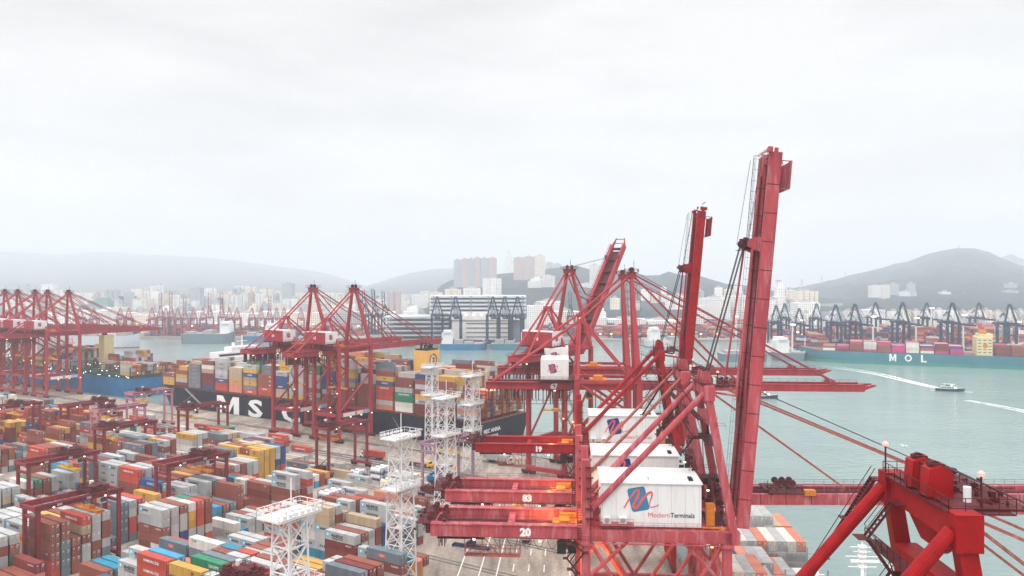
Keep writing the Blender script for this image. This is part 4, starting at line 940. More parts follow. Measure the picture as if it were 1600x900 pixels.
fl = crane_b('quay_crane', uv(602,298), TH, M['red_std'], 'tallest looking and rightmost of the red cranes grouped at the left edge', '', za=76, zm=61, zg=44)
for u, l in ((632,'second from the right of the red cranes grouped at the left edge'),(651,'third from the right of the red cranes grouped at the left edge'),(678,'fourth from the right of the red cranes grouped at the left edge'),(699,'fifth from the right of the red cranes grouped at the left edge')):
    c = copy_tree(fl); c.location = uv(u,298); c['label'] = l

# far cranes
G1 = 'dark blue cranes of the far wharves'; G2 = 'far red cranes across the water on the left'
def far(x, D, mat, label, group, rz, scale, angle=0, src=None):
    if src is None: return crane_b('far_crane', px(x,0,D)[:2]+(-.5,), rz, mat, label, '', lod=2, scale=scale, angle=angle, group=group, reddark=mat)
    c = copy_tree(src); c.location = px(x,0,D)[:2]+(-.5,); c.rotation_euler = (0,0,rz); c.scale = (scale,)*3; c['label'] = label; return c
RB = R(-96)
fd = far(1300, 985, M['navy_steel'], 'leftmost of the dark blue cranes behind the teal ship', G1, RB, .70)
for x, D, s, l in ((1329,985,.71,'second from left of the dark blue cranes behind the teal ship'),(1403,970,.74,'third from left of the dark blue cranes behind the teal ship, with a bright apex'),(1479,960,.74,'fourth from left of the dark blue cranes behind the teal ship'),(1567,950,.72,'rightmost dark blue crane behind the teal ship'),(1208,1010,.68,'dark blue crane just right of the tallest red boom'),(1244,1040,.62,'smaller dark blue crane between the tallest red boom and the teal bow'),(1222,1160,.66,'farther dark blue crane, leftmost of the rear row behind the teal ship'),(1272,1150,.66,'farther dark blue crane left of the leftmost front one behind the teal ship'),(1362,1150,.68,'farther dark blue crane behind the white block and lamp mast'),(1442,1140,.68,'farther dark blue crane between the two middle front ones'),(1522,1140,.68,'farther dark blue crane left of the rightmost front one')):
    far(x, D, M['navy_steel'], l, G1, RB+rnd.uniform(-.06,.06), s, src=fd)
fa = far(683,1078,M['navy_steel'],'leftmost dark blue crane in front of the multi-deck terminal',G1,R(-84),.80)
for x, l in ((711,'second from left of the blue cranes in front of the multi-deck terminal'),(769,'third from left of the blue cranes in front of the multi-deck terminal'),(787,'fourth from left of the blue cranes in front of the multi-deck terminal'),(806,'rightmost blue crane in front of the multi-deck terminal')):
    far(x, 1076, M['navy_steel'], l, G1, R(-84)+rnd.uniform(-.05,.05), .8, src=fa)
fu = far(576,1290,M['navy_steel'],'leftmost of three blue cranes with raised booms left of the multi-deck terminal',G1,R(-100),.62,angle=80)
for x, l in ((591,'middle of three blue cranes with raised booms, the tallest, left of the multi-deck terminal'),(606,'rightmost of three blue cranes with raised booms left of the multi-deck terminal'),(893,'blue crane with raised boom seen through the masts of the half raised red crane')):
    far(x, 1270, M['navy_steel'], l, G1, R(-100), .635 if x==591 else .60, src=fu)
fr = far(252,1245,M['magenta_steel'],'leftmost far red crane with raised boom, below the tall white towers',G2,R(-70),.585,angle=82)
for x, l in ((268,'second far red crane with raised boom from the left'),(289,'third far red crane with raised boom, a shorter one'),(328,'fourth far red crane with raised boom, under the bright white tower'),(347,'fifth far red crane with raised boom, boom leaning right'),(420,'far red crane with raised boom just left of the left paired crane')):
    far(x, 1245, M['magenta_steel'], l, G2, R(-70)+rnd.uniform(-.05,.05), .54 if x in (289,420) else .585, src=fr)
fr2 = far(128,1270,M['magenta_steel'],'far red crane with lowered boom below the green-topped building',G2,R(-75),.55)
for x, l in ((150,'second far red crane with lowered boom, left of the dark glass block'),(190,'third far red crane with lowered boom, below the dark glass block'),(203,'fourth far red crane with lowered boom, below the cream tower'),(303,'far red crane with lowered boom between two with raised booms'),(372,'far red crane with lowered boom right of the raised ones'),(395,'far red crane with lowered boom, second right of the raised ones'),(444,'far red crane with lowered boom behind the left paired crane'),(470,'far red crane with lowered boom under the stay of the left paired crane'),(240,'far red crane with lowered boom left of the leftmost raised boom'),(262,'far red crane with lowered boom between the first two raised booms'),(280,'far red crane with lowered boom left of the third raised boom'),(318,'far red crane with lowered boom left of the fourth raised boom'),(360,'far red crane with lowered boom right of the fifth raised boom'),(408,'far red crane with lowered boom beside the slim white tower'),(432,'far red crane with lowered boom below the lattice tower')):
    far(x, 1260, M['magenta_steel'], l, G2, R(-75)+rnd.uniform(-.08,.08), .54, src=fr2)
# ================================================================ SHIPS
def hull(r, Ln, B, zd, mat, boot, deckmat, bow=True, zw=-6, zb=-2.6, flare=.12):
    """local y runs from stern (0) to bow (Ln), local x from the near side (0) to B"""
    st = [0,.012,.04,.1,.3,.6,.8,.87,.92,.96,.985,1.0]
    def half(t, top):
        if t < .1: k = (.80 if not top else .96)+(.2 if not top else .04)*(t/.1)**.5
        elif t > .8:
            q = (t-.8)/.2; k = (1-q**(2.6 if top else 1.7))**(.62 if top else .9); k = max(k, .02)
        else: k = 1
        return k*B/2
    vs = []; fs = []; mi = []
    for t in st:
        zt_ = zd + (max(0,(t-.85)/.15)**2*3.5 if bow else 0)
        for z, top, w in ((zw,0,.0),(zb,0,.15),(zd*.45,1,.75),(zt_,1,1)):
            h = half(t,0)*(1-w)+half(t,1)*w; yy = Ln*t*(1 if t<.5 else 1)-(Ln*.022*(1-w) if t>.985 else 0)+(Ln*.006*(1-w) if t==0 else 0)
            vs += [(B/2-h,yy,z),(B/2+h,yy,z)]
    b = MB(); n = len(st)
    for i in range(n-1):
        for k in range(3):
            a = i*8+k*2; c = a+8
            b_ = (a, a+2, c+2, c); d_ = (a+1, c+1, c+3, a+3)
            fs += [b_, d_]; mi += [1 if k==0 else 0]*2
        fs.append((i*8+6, i*8+7, i*8+15, i*8+14)); mi.append(2)
    for k in range(3): fs += [(k*2, k*2+1, k*2+3, k*2+2)]; mi += [1 if k==0 else 0]
    e = (n-1)*8
    for k in range(3): fs += [(e+k*2, e+k*2+2, e+k*2+3, e+k*2+1)]; mi += [1 if k==0 else 0]
    b.v = vs; b.f = [list(f) for f in fs]; b.m = mi
    return b.build('hull', [mat, boot, deckmat], r)
SHIPCONT = []   # (kind, x,y,z world, rot, len, colour, group id)
COL = {'lightgrey':(.43,.44,.44),'rust':(.27,.085,.06),'orange_red':(.50,.075,.05),'cream':(.66,.63,.57),'blue':(.035,.085,.21),'yellow':(.58,.33,.07),'slate':(.15,.19,.22),'green':(.03,.22,.12),
       'maroon':(.20,.04,.04),'orange':(.80,.22,.02),'teal':(.03,.24,.36),'salmon':(.62,.22,.15),'skyblue':(.06,.30,.52),'magenta':(.55,.03,.18),'tan':(.45,.33,.22)}
CWORD = {'lightgrey':'light grey','rust':'rust brown','orange_red':'bright orange red','cream':'cream white','blue':'dark blue','yellow':'ochre yellow','slate':'slate grey','green':'green','maroon':'maroon','orange':'vivid orange','teal':'teal','salmon':'salmon','skyblue':'sky blue','magenta':'magenta','tan':'tan'}
CW = {'mix':[('lightgrey',38),('rust',31),('orange_red',13),('cream',5),('blue',2.6),('yellow',3.6),('slate',11),('green',1.2),('maroon',5),('orange',.7),('teal',1.2),('salmon',2),('skyblue',1),('tan',3)],
      'ship':[('lightgrey',24),('rust',22),('orange_red',11),('yellow',15),('blue',5),('slate',6),('green',3),('maroon',8),('cream',4),('tan',6),('salmon',4)],
      'yellow':[('yellow',60),('rust',14),('lightgrey',12),('orange_red',6),('green',2),('blue',6)], 'brown':[('rust',55),('yellow',14),('maroon',16),('orange_red',12),('blue',3)],
      'white':[('cream',70),('lightgrey',20),('orange_red',5),('blue',5)], 'mol':[('magenta',22),('rust',20),('cream',16),('lightgrey',10),('orange_red',14),('blue',10),('maroon',14)],
      'pale':[('cream',35),('lightgrey',35),('salmon',18),('tan',6),('blue',6)], 'far':[('orange_red',26),('rust',22),('cream',8),('blue',24),('lightgrey',12),('salmon',10),('maroon',8)]}
def pick(k, r=rnd):
    L_ = CW[k]; t = r.uniform(0, sum(w for _, w in L_))
    for c, w in L_:
        t -= w
        if t <= 0: return c
    return L_[0][0]
CONT = []       # every container: dict
def cont(x, y, z, rot, ln, col, zone): CONT.append(dict(x=x,y=y,z=z,rot=rot,ln=ln,h=2.6,col=col,zone=zone))
def deck_stack(org, rot, y0, y1, x0, rows, base, tiers, pal, zone, rr, shell=True):
    """a ship's bay: rows across, tiers up; only the outer shell, nothing is seen inside"""
    ca, sa = math.cos(rot), math.sin(rot); ln = y1-y0
    for i in range(rows):
        T = tiers(i) if callable(tiers) else tiers
        cc = pick(pal, rr)
        for k in range(T):
            if shell and 1 < i < rows-1 and k < T-1 and zone == 'black ship' and rr.random() < 0: continue
            if rr.random() < .55: cc = pick(pal, rr)
            x = x0+i*2.5+1.22; y = (y0+y1)/2
            cont(org[0]+x*ca-y*sa, org[1]+x*sa+y*ca, base+k*2.62, rot, ln, cc, zone)
# --- the black hulled ship on the main wharf
s0 = uv(232,328); MS = empty('container_ship', (s0[0],s0[1],0), TH, 'huge black hulled container ship with three white capital letters, moored along the wharf', 'ship')
MSL, MSB = 292, 46
hull(MS, MSL, MSB, 12.2, M['hull_black'], M['hull_black'], M['deck'])
def big_letters(par, items, z, h, mat):
    for ch, yc, w in items:
        put_text(par, ch, (-.12, yc, z), h, mat, '-x', width=w, bold=.035)
big_letters(MS, [('M',429.5-232,22),('S',403-232,13.5),('C',371-232,16)], 5.1, 11.2, M['white_ink'])
put_text(MS, 'MSC ANNA', (10.5,-.12,7.6), 2.2, M['white_ink'], '-y', bold=.03, width=15); put_text(MS, 'MONROVIA', (10.5,-.12,4.4), 1.7, M['white_ink'], '-y', bold=.03, width=11)
b = MB(); b.rail([(0.3,2,12.2),(.3,MSL*.9,12.2)],1.1,4,.09); b.build('handrail', M['deck'], MS)
rs = random.Random(5)
b = MB(); fun_y = 284-232; br_y = 445-232
b.box(16,33,fun_y-6,fun_y+6,12,31); b.build('engine_casing', M['cream'], MS)
b = MB(); b.box(16,27,fun_y-4.5,fun_y+5,31,45.6); fu_ = b.build('funnel', M['funnel'], MS)
b = MB(); 
for k in range(7): b.tube((17.5+k*1.3,fun_y+rs.uniform(-3,3),45.6),(17.5+k*1.3,fun_y+rs.uniform(-2,2),49+rs.uniform(-.8,.8)),.55,n=8)
b.box(16.5,26.5,fun_y-4,fun_y+4.4,45.6,46.4); b.build('exhaust_pipe', M['black'], fu_)
b = MB()
for k in range(20):
    a0, a1 = 2*math.pi*k/20, 2*math.pi*(k+1)/20; f = lambda a, q: (21.5+q*math.cos(a), fun_y-4.56, 40+q*math.sin(a)*1.1)
    b.add([f(a0,3.4),f(a1,3.4),f(a1,2.7),f(a0,2.7)], [(0,1,2,3)])
b.build('funnel_ring', M['ink'], fu_)
put_text(fu_, 'm', (21.5,fun_y-4.58,41), 1.2, M['ink'], '-y', bold=.05, width=2.4); put_text(fu_, 'sc', (21.5,fun_y-4.58,39.2), 1.3, M['ink'], '-y', bold=.05, width=2.4)
b = MB(); b.box(14,38,br_y-5,br_y+5,12,34); b.box(1,45,br_y-4,br_y+4.5,34.01,37.6); b.box(12,34,br_y-3.5,br_y+4,37.61,40.6); sup = b.build('superstructure', M['white'], MS)
b = MB(); b.box(2,44,br_y-4.06,br_y-4,35.2,36.5)
for k in range(6):
    for j in range(9): b.box(10+j*3,11.2+j*3,br_y-5.05,br_y-5,14+k*3.2,15.3+k*3.2)
b.build('window', M['glass'], sup)
b = MB(); b.beam((23,br_y,40.6),(23,br_y,48),.6); b.beam((19,br_y,44),(27,br_y,44),.4); b.tube((16,br_y,40.6),(16,br_y,43.4),1,n=8); b.build('radar_mast', M['white'], sup)
bay = [(y) for y in range(3, 268, 14)]
for n_, y in enumerate(bay):
    nrow = 5 if (abs(y+6-fun_y) < 12 or abs(y+6-br_y) < 11.5) else 18
    T = 8 + (1 if y < 150 else 0) + rs.choice([-2,-1,0,0,0,-1]) - (2 if y > 225 else 0)
    hl = [T+rs.choice([0,0,0,-1,-1,1]) for _ in range(18)]
    if rs.random() < .3: hl[0] -= 2; hl[1] -= 2
    if y < 6: hl = [h-3 for h in hl]
    deck_stack((s0[0],s0[1]), TH, y, y+12.2, .6, nrow, 13.6, lambda i: max(2,hl[i]), 'ship', 'black ship', rs)
    for yy in (y-1.0, y+13.1 if y+14 > 246 else None):
        if yy is None: continue
        b = MB()
        for x in (.6,8,15,23,30,38,45): b.box(x-.15,x+.15,yy-.3,yy+.3,12.2,13.6+2.62*5.2)
        for z in (15.5,18.4,21,23.6,26.4): b.box(.5,45.2,yy-.35,yy+.35,z-.12,z+.12)
        b.build('lashing_bridge', M['deck'], MS)
b = MB()
for y in range(8,245,4): b.box(.2,.5,y,y+.4,12.2,13.5)
b.box(.1,45.6,6,246,12.9,13.3); b.build('hatch_cover', M['deck'], MS)
b = MB(); b.beam((-1.5,222,3),(-1.2,240,12.3),.9,.3); b.rail([(-1.5,222,3),(-1.2,240,12.3)],1,2,.08); b.build('gangway', M['grey'], MS)
for ya, yq in ((4,-22),(10,-10),(60,45),(230,248),(262,290),(270,300)):
    b = MB(); b.path([(.4+(-3-.4)*t, ya+(yq-ya)*t, 11.5*(1-t)+.3-2.2*math.sin(math.pi*t)*.5) for t in (0,.25,.5,.75,1)], .07, 4); b.build('mooring_line', M['cream'], MS)
# --- the blue ship beyond it
s1 = uv(566,346); BS = empty('container_ship', (s1[0],s1[1],0), TH, 'blue hulled container ship with dark green lamp-dotted deck, beyond the black hulled ship', 'ship')
hull(BS, 230, 40, 10.5, M['hull_blue'], M['hull_blue'], M['deck_green'])
b = MB(); b.box(.4,39.6,2,210,10.6,11.4); 
for y in range(4,206,14):
    for x in (1,10,20,30,39): b.box(x-.3,x+.3,y-1.2,y-.8,11.4,19)
    b.box(.6,39.4,y-1.3,y-.7,18.6,19); b.box(.6,39.4,y-1.3,y-.7,15,15.3); b.box(.6,39.4,y-.7,y+10,11.41,12.6)
b.build('lashing_bridge', M['deck_green'], BS)
b = MB()
for k in range(90): x, y = rs.uniform(0.2,30), rs.choice(range(3,206,14)); b.box(x,x+.35,y-1.5,y-1.35,rs.uniform(16,22),0) if False else b.obox((x,y-1.5,rs.uniform(12,19)),.5,.12,.32,0)
for k in range(24): b.obox((-.12,rs.uniform(3,120),rs.uniform(11.2,12.5)),.15,.6,.3,0)
b.build('deck_lamp', M['lamp_white'], BS)
b = MB(); b.box(16,24,64,72,10.5,40.5); f2 = b.build('funnel', M['cream'], BS)
b = MB(); b.tube((19,68,40.5),(19,68,43),1.6,n=8); b.tube((21.5,74.5,36),(21.5,74.5,41.5),1.6,n=8); b.box(20,23,72,76,30,36); b.build('exhaust_pipe', M['black'], f2)
b = MB(); b.box(6,34,150,160,10.5,34); b.box(1,39,151,159,34.01,37); b.build('superstructure', M['white'], BS)
for y in range(4,205,14):
    if 56 < y < 76 or 142 < y < 162: continue
    T = rs.choice([2,4,5,6,6,7]) if y > 14 else 3; st_ = rs.choice([0,0,5,8])
    hl = [max(0,(T+rs.choice([0,0,-1,1])) if i >= st_ else 0) for i in range(15)]
    deck_stack((s1[0],s1[1]), TH, y, y+12.2, .9, 15, 12.7, lambda i: hl[i], 'ship', 'blue ship', rs)
# --- the near ship at the lower right
s2 = pn(36.3, 60); NS = empty('container_ship', (s2[0],s2[1],0), RN, 'container ship with pale container tops moored at the lower right beneath the tallest crane', 'ship')
hull(NS, 215, 27.5, 7.5, M['hull_grey'], M['boot_red'], M['deck'])
rs = random.Random(8)
for y, T, rows in ((6,2,10),(20,2,10),(34,3,10),(48,3,10),(80,3,10),(94,3,10),(108,3,10),(122,3,10),(136,4,10),(152.5,3,10),(166,4,10),(180,2,8)):
    hl = [T]*rows
    if y == 122: hl = [4,4,4,3,2,2,1,1,1,1]
    if y == 136: hl = [3,3,3,3,3,2,2,1,1,1]
    if y == 108: hl = [3,3,3,3,3,3,3,2,2,1]
    if y == 94: hl = [2,2,3,3,3,2,2,2,2,2]
    if y == 152.5: hl = [2,2,3,3,3,3,3,3,3,3]
    if y == 166: hl = [3,3,4,4,4,4,4,4,3,3]
    deck_stack((s2[0],s2[1]), RN, y, y+12.2, 1.2+(2.5*(10-rows)/2), rows, 8.2, lambda i: hl[i], 'pale' if T < 5 else 'mix', 'near ship', rs)
    b = MB(); yy = y-.9
    for x in range(1,28,5): b.box(x,x+.25,yy-.2,yy+.2,7.5,15)
    for z in (10.8,13.4): b.box(1,27,yy-.25,yy+.25,z-.1,z+.1)
    b.build('lashing_bridge', M['grey'], NS)
# superstructure with mast: nearer the camera, only its masts reach the picture
b = MB(); b.box(2,26,64,74,7.5,32.5); b.box(0,27.8,65,72,32.51,35.2); b.box(7,19,65,71,35.21,36.6); sp_ = b.build('superstructure', M['white'], NS)
b = MB()
for x in range(3,26,3): b.box(x,x+1.4,63.9,64,26,27.5); b.box(x,x+1.4,63.9,64,22,23.5)
b.box(1,27,64.9,65,33.3,34.6); b.build('window', M['glass'], sp_)
b = MB(); my = 62
def mast(x, y, z0, h):
    b.beam((x,y,z0),(x,y,z0+h),.45,.45,.16,.16)
    for k, w in ((.35,2.2),(.5,1.6),(.62,2.6),(.75,1.4),(.87,1.9)): b.beam((x-w,y,z0+h*k),(x+w,y,z0+h*k),.12); b.box(x-.6,x+.6,y-.4,y+.4,z0+h*k-.1,z0+h*k+.25)
    b.ladder((x+.5,y,z0),(x+.5,y,z0+h*.8),.4,.5,.05)
b = MB(); mast(10.6,70,36.6,6.0); mast(2.2,68,35.2,3.2)
b.box(8.8,13.2,69.8,70.2,39.4,39.75); b.tube((1.2,68,37.6),(3.2,68,38.3),.45,n=8); b.rail([(0.2,65.2,35.2),(27.5,65.2,35.2)],1.1,1.2,.08); b.beam((14.5,69,36.6),(14.5,69,40.4),.2); b.beam((13.2,69,39.6),(15.8,69,39.6),.12)
b.build('radar_mast', M['white'], NS)
# --- the teal ship across the water
MR = R(66.4); p0 = px(1640,0,786); ML_ = 352
def ty(x):    # distance along the hull at which picture column x is crossed
    k = (x-800)/FPX; ux, uy = -math.sin(MR), math.cos(MR); return (k*p0[1]-p0[0])/(ux-k*uy)
ML_ = ty(1247)
TL = empty('container_ship', (p0[0],p0[1],0), MR, 'long teal hulled container ship with three white letters, magenta and brown containers, across the water', 'ship')
hull(TL, ML_, 38, 8.6, M['hull_teal'], M['boot_green'], M['deck'], zb=-1.2)
def ty(x):    # distance along the hull at which picture column x is crossed
    k = (x-800)/FPX; ux, uy = -math.sin(MR), math.cos(MR); return (k*p0[1]-p0[0])/(ux-k*uy)
h_ = 7.6
for ch, xa_, xb_ in (('M',1389.5,1400.5),('O',1413.5,1425),('L',1439,1448)): put_text(TL, ch, (-.12,(ty(xa_)+ty(xb_))/2,3.6), h_, M['white_ink'], '-x', width=abs(ty(xa_)-ty(xb_)), bold=.03)
ys = ty(1539)
b = MB(); b.box(2,36,ys-7,ys+7,8.6,27); b.box(5,33,ys-8,ys+5,27.01,30); sp2 = b.build('superstructure', M['cream'], TL)
b = MB(); 
for k in range(5):
    for j in range(3): b.box(1.9,2.0,ys-6+j*4.6,ys-3.4+j*4.6,11.5+k*3.1,12.2+k*3.1)
b.build('window', M['glass'], sp2)
b = MB(); b.box(12,20,ys-3,ys+4,30,34); b.build('funnel', M['orange_mach'], sp2)
b = MB(); b.tube((1.85,ys-.5,18.6),(1.95,ys-.5,18.6),2.3,n=12); b.build('lifeboat', M['orange_mach'], sp2)
rs = random.Random(3); y = 6
while y < ML_-30:
    if abs(y+6-ys) > 14:
        T = rs.choice([4,4,4,3]) if y < ML_*.75 else 3
        if y > ML_-62: T = 2
        hl = [T+rs.choice([0,0,-1]) for _ in range(14)]
        deck_stack((p0[0],p0[1]), MR, y, y+12.2, 1.2, 14, 9.0, lambda i: max(1,hl[i]), 'mol', 'teal ship', rs)
    y += 13.6
b = MB(); b.beam((19,ML_-6,9),(19,ML_-6,22),.8); b.beam((19,30,8.5),(19,30,19),.6); b.build('foremast', M['white'], TL)
# --- far ships
def far_ship(x0, x1, D, mat, boot, ht, label, letters=None, sup=.3):
    X0 = (x0-800)/FPX*D; Ln = (x1-x0)/FPX*D; r = empty('container_ship', (X0, D, 0), R(-90), label, 'ship')
    hull(r, Ln, 26, ht, mat, boot, M['grey'])
    b = MB(); b.box(4,22,Ln*sup-7,Ln*sup+7,ht,ht+14); b.box(2,24,Ln*sup-5,Ln*sup+5,ht+14.01,ht+17); b.build('superstructure', M['white'], r)
    b = MB()
    for k in range(int(Ln/13)):
        y = 5+k*13
        if abs(y+6-Ln*sup) < 14 or y > Ln*.86: continue
        b.box(3,23,y,y+11.5,ht,ht+rnd.choice([1,2.6,3,5]))
    b.build('hatch_cover', M['grey'], r)
    if letters:
        put_text(r, letters[0], (26.1 if False else Ln*0+0,0,0), 1, letters[2], '-x') if False else None
        me, w = text_mesh(letters[0], .02); me = me.copy(); me.materials.append(letters[2]); o = bpy.data.objects.new('lettering', me); link(o, r)
        o.location = (26.12, letters[1], ht*.5); o.rotation_euler = (R(90),0,R(90)); o.scale = (26/w, 6.5, 1)
    return r
far_ship(70,226,1075,M['hull_pale'],M['boot_red'],12,'long pale grey ship with red lettering, far across the water behind the leftmost cranes',('OOCL',42,paint('red_lettering',(.6,.06,.08))),sup=.68)
far_ship(294,372,1150,M['hull_grey'],M['hull_grey'],10,'grey ship with cream house below the raised far red booms',sup=.84)
far_ship(388,470,1165,M['hull_blue'],M['hull_grey'],6,'low dark ship at the far wharf just left of the paired red cranes',sup=.5)
far_ship(690,762,1045,M['hull_blue'],M['hull_blue'],4,'low blue barge in front of the multi-deck terminal, left one',sup=.15)
far_ship(768,836,1048,M['hull_teal'],M['hull_blue'],4,'low blue barge in front of the multi-deck terminal, right one',sup=.8)
far_ship(1005,1050,1090,M['hull_pale'],M['hull_grey'],5,'small pale ship seen between the masts of the two far-reaching cranes',sup=.3)
far_ship(1120,1192,900,M['hull_grey'],M['boot_green'],4.5,'low grey green barge left of the tallest red boom',sup=.75)
far_ship(1204,1250,905,M['hull_grey'],M['hull_grey'],5,'dark low vessel in front of the bow of the teal ship',sup=.2)

# small boats
def boat(x, y, D, rz, label, s=1.0):
    X = (x-800)/FPX*D; r = empty('ferry', (X,D,-4), rz, label, 'boat'); r.scale = (s,s,s)
    st = [(-12,2.7),(-10,3.1),(0,3.3),(6,2.8),(10,1.4),(12.2,.1)]; vs = []; fs = []
    for xx, h in st:
        zt = 2.2+max(0,xx)*.07
        vs += [(xx,-h*.75,-.5),(xx,h*.75,-.5),(xx,h,zt),(xx,-h,zt)]
    n = len(st)
    for i in range(n-1):
        a = i*4; c = a+4; fs += [(a,a+3,c+3,c),(a+1,c+1,c+2,a+2),(a+3,a+2,c+2,c+3)]
    fs += [(0,1,2,3)]
    b = MB(); b.add(vs, fs); b.build('hull', paint('dark_boat_hull',(.05,.05,.08)), r)
    b = MB(); b.box(-7.5,5.5,-2.3,2.3,2.2,4.4); b.add([(5.5,-2.3,2.3),(5.5,2.3,2.3),(7.8,1.8,2.4),(7.8,-1.8,2.4),(5.5,-2.3,4.4),(5.5,2.3,4.4)],[(0,1,2,3),(3,2,5,4),(1,5,2),(0,3,4)])
    b.box(-4.5,3.5,-1.9,1.9,4.41,6.4); b.box(-5.6,4.2,-2.1,2.1,6.41,6.6); cab = b.build('cabin', paint('pale_green_cabin',(.55,.62,.58)), r)
    b = MB()
    for k in range(6): b.box(-6.5+k*2,-5.2+k*2,-2.34,-2.3,3,3.9)
    b.box(-3.8,3,-1.94,-1.9,5,6); b.box(3.5,3.54,-1.5,1.5,5,6); b.build('window', M['glass'], cab)
    b = MB(); b.box(.5,2,-1.98,-1.92,5.2,5.8); b.box(3.4,5,-2.38,-2.32,3.2,3.8); b.build('lit_window', M['lamp_white'], cab)
    b = MB(); b.beam((-.5,0,6.6),(-.5,0,10.5),.2); b.beam((-2,0,9),(1,0,9),.12); b.build('mast', M['grey'], r)
    b = MB(); b.rail([(-11.5,-2.6,2.2),(-7.6,-2.9,2.2)],1,1.2,.08); b.rail([(6,-2.6,2.6),(11,-.8,3)],1,1.2,.08); b.build('handrail', M['white'], r)
    return r
boat(1484,0,640,R(-24),'small grey green ferry with lit cabin windows heading right, trailing a white wake', .86)
boat(1192,0,600,R(-6),'small dark hulled boat half hidden behind the base of the tallest red boom', .9)
def mat_foam():
    m = bpy.data.materials.new('foam'); m.use_nodes = True; t = m.node_tree; bb = t.nodes['Principled BSDF']; l = t.links.new
    g = t.nodes.new('ShaderNodeNewGeometry'); n = t.nodes.new('ShaderNodeTexNoise'); n.inputs['Scale'].default_value=.35; n.inputs['Detail'].default_value=8; n.inputs['Roughness'].default_value=.7; l(g.outputs['Position'], n.inputs['Vector'])
    uvn = t.nodes.new('ShaderNodeAttribute'); uvn.attribute_name = 'edge'
    a = t.nodes.new('ShaderNodeMath'); a.operation='ADD'; l(n.outputs[0], a.inputs[0]); l(uvn.outputs['Fac'], a.inputs[1])
    r = t.nodes.new('ShaderNodeMapRange'); r.inputs[1].default_value=.9; r.inputs[2].default_value=1.35; l(a.outputs[0], r.inputs[0]); l(r.outputs[0], bb.inputs['Alpha'])
    bb.inputs['Base Color'].default_value=(.82,.85,.84,1); bb.inputs['Roughness'].default_value=.8
    return m
M['foam'] = mat_foam()
def wake(pts, name='wake'):
    vs = []; fs = []; ed = []
    for i,(X,Y,w,s) in enumerate(pts):
        j = min(i+1,len(pts)-1); k = max(i-1,0); d = Vector((pts[j][0]-pts[k][0], pts[j][1]-pts[k][1], 0)).normalized(); n = Vector((-d.y,d.x,0))
        for q, e in ((-1,0),(-.5,.55),(0,.35),(.5,.6),(1,0)): vs.append((X+n.x*w*q, Y+n.y*w*q, -3.9)); ed.append(e*s)
        if i:
            for q in range(4): a = (i-1)*5+q; fs.append((a,a+5,a+6,a+1))
    b = MB(); b.add(vs, fs); o = b.build(name, M['foam']); at = o.data.attributes.new('edge','FLOAT','POINT'); at.data.foreach_set('value', ed); o['kind'] = 'stuff'; return o
W_ = []
for i in range(34):
    t = i/33; D = 640+190*t; W_.append((352-3*math.sin(t*3)-26*max(0,t-.55)**1.5*3, D, 3.4+9*t**.7, 1.8*(1-.52*t)))
wake(W_)
wake([(352-13+i*2.1, 640+5.4-i*.95-.3, 1.5, 1.6) for i in range(14)])
wake([((1510+i*9-800)/FPX*(590-i*5), 590-i*5, 5+i*.25, 1.25) for i in range(16)])
# gull
g_ = empty('seagull', px(1412,697,150), .4, 'white gull flying over the water above the near red crane top', 'bird')
b = MB(); b.tube((-.25,0,0),(.2,0,.02),.07,.06,8); b.tube((.2,0,.02),(.34,0,.03),.05,.01,8); b.tube((-.25,0,0),(-.45,0,.0),.07,.03,6)
b.add([(-.1,0,.05),(.12,0,.05),(.05,.35,.2),(-.1,.34,.19),(-.12,.8,.12),(-.2,.78,.12)],[(0,1,2,3),(3,2,4,5)]); b.add([(-.1,0,.05),(.12,0,.05),(.05,-.35,.2),(-.1,-.34,.19),(-.12,-.8,.12),(-.2,-.78,.12)],[(3,2,1,0),(5,4,2,3)])
gb = b.build('body', M['white'], g_); g_.scale = (1.3,1.3,1.3)

# ================================================================ YARD CRANES
def rtg():
    r = empty('yard_crane', (0,0,0), TH); W_ = 23.5; mat = M['rtg_red']; dark = M['red_dark']
    for x in (0, W_):
        for y in (-3.7, 3.7):
            b = MB(); b.beam((x,y,1.9),(x,y,19.8),1.0,.9); b.build('leg', mat, r)
        b = MB(); b.box(x-.65,x+.65,-6,6,1.2,2.2); b.build('sill_beam', mat, r)
        b = MB()
        for y in (-5.2,-3.4,3.4,5.2): b.tube((x-.35,y,.75),(x+.35,y,.75),.75,n=12)
        b.build('wheel_set', M['black'], r)
        b = MB(); b.box(x-.4,x+.4,-3.3,3.3,17.2,18); b.build('tie_beam', mat, r)
    for y in (-3.7,3.7):
        b = MB(); b.box(-1.2,W_+1.2,y-.45,y+.45,19.81,21.4); g = b.build('girder', mat, r)
        b = MB(); s = 1 if y > 0 else -1; b.box(-1,W_+1,min(y+s*.5,y+s*1.3),max(y+s*.5,y+s*1.3),21.1,21.2); b.rail([(-1,y+s*1.3,21.2),(W_+1,y+s*1.3,21.2)],1,1.5,.06); b.build('walkway', dark, g)
    for x in (-.9,W_+.9): b = MB(); b.box(x-.25,x+.25,-3.2,3.2,20,21); b.build('end_beam', mat, r)
    b = MB(); b.box(-2.6,-.6,-3,.8,2.3,5); b.box(-2,-.7,1.4,3.2,2.3,4.2); b.build('engine_box', M['red_dark'], r)
    b = MB(); b.ladder((-.7,-3.7,2.2),(-.7,-3.7,20),.7,.7,.08); b.beam((0,-3,8),(0,3.2,3),.25); b.build('ladder', dark, r)
    b = MB()
    for x in (4,19): b.box(x-.2,x+.2,-4.4,-4.18,19.95,20.15)
    b.build('lamp', M['lamp_white'], r)
    b = MB()
    for x in (5,13.4): b.box(x,x+1.4,-4.2,-4.16,20.2,21.1)
    b.build('sign_board', M['house_white'], r)
    return r
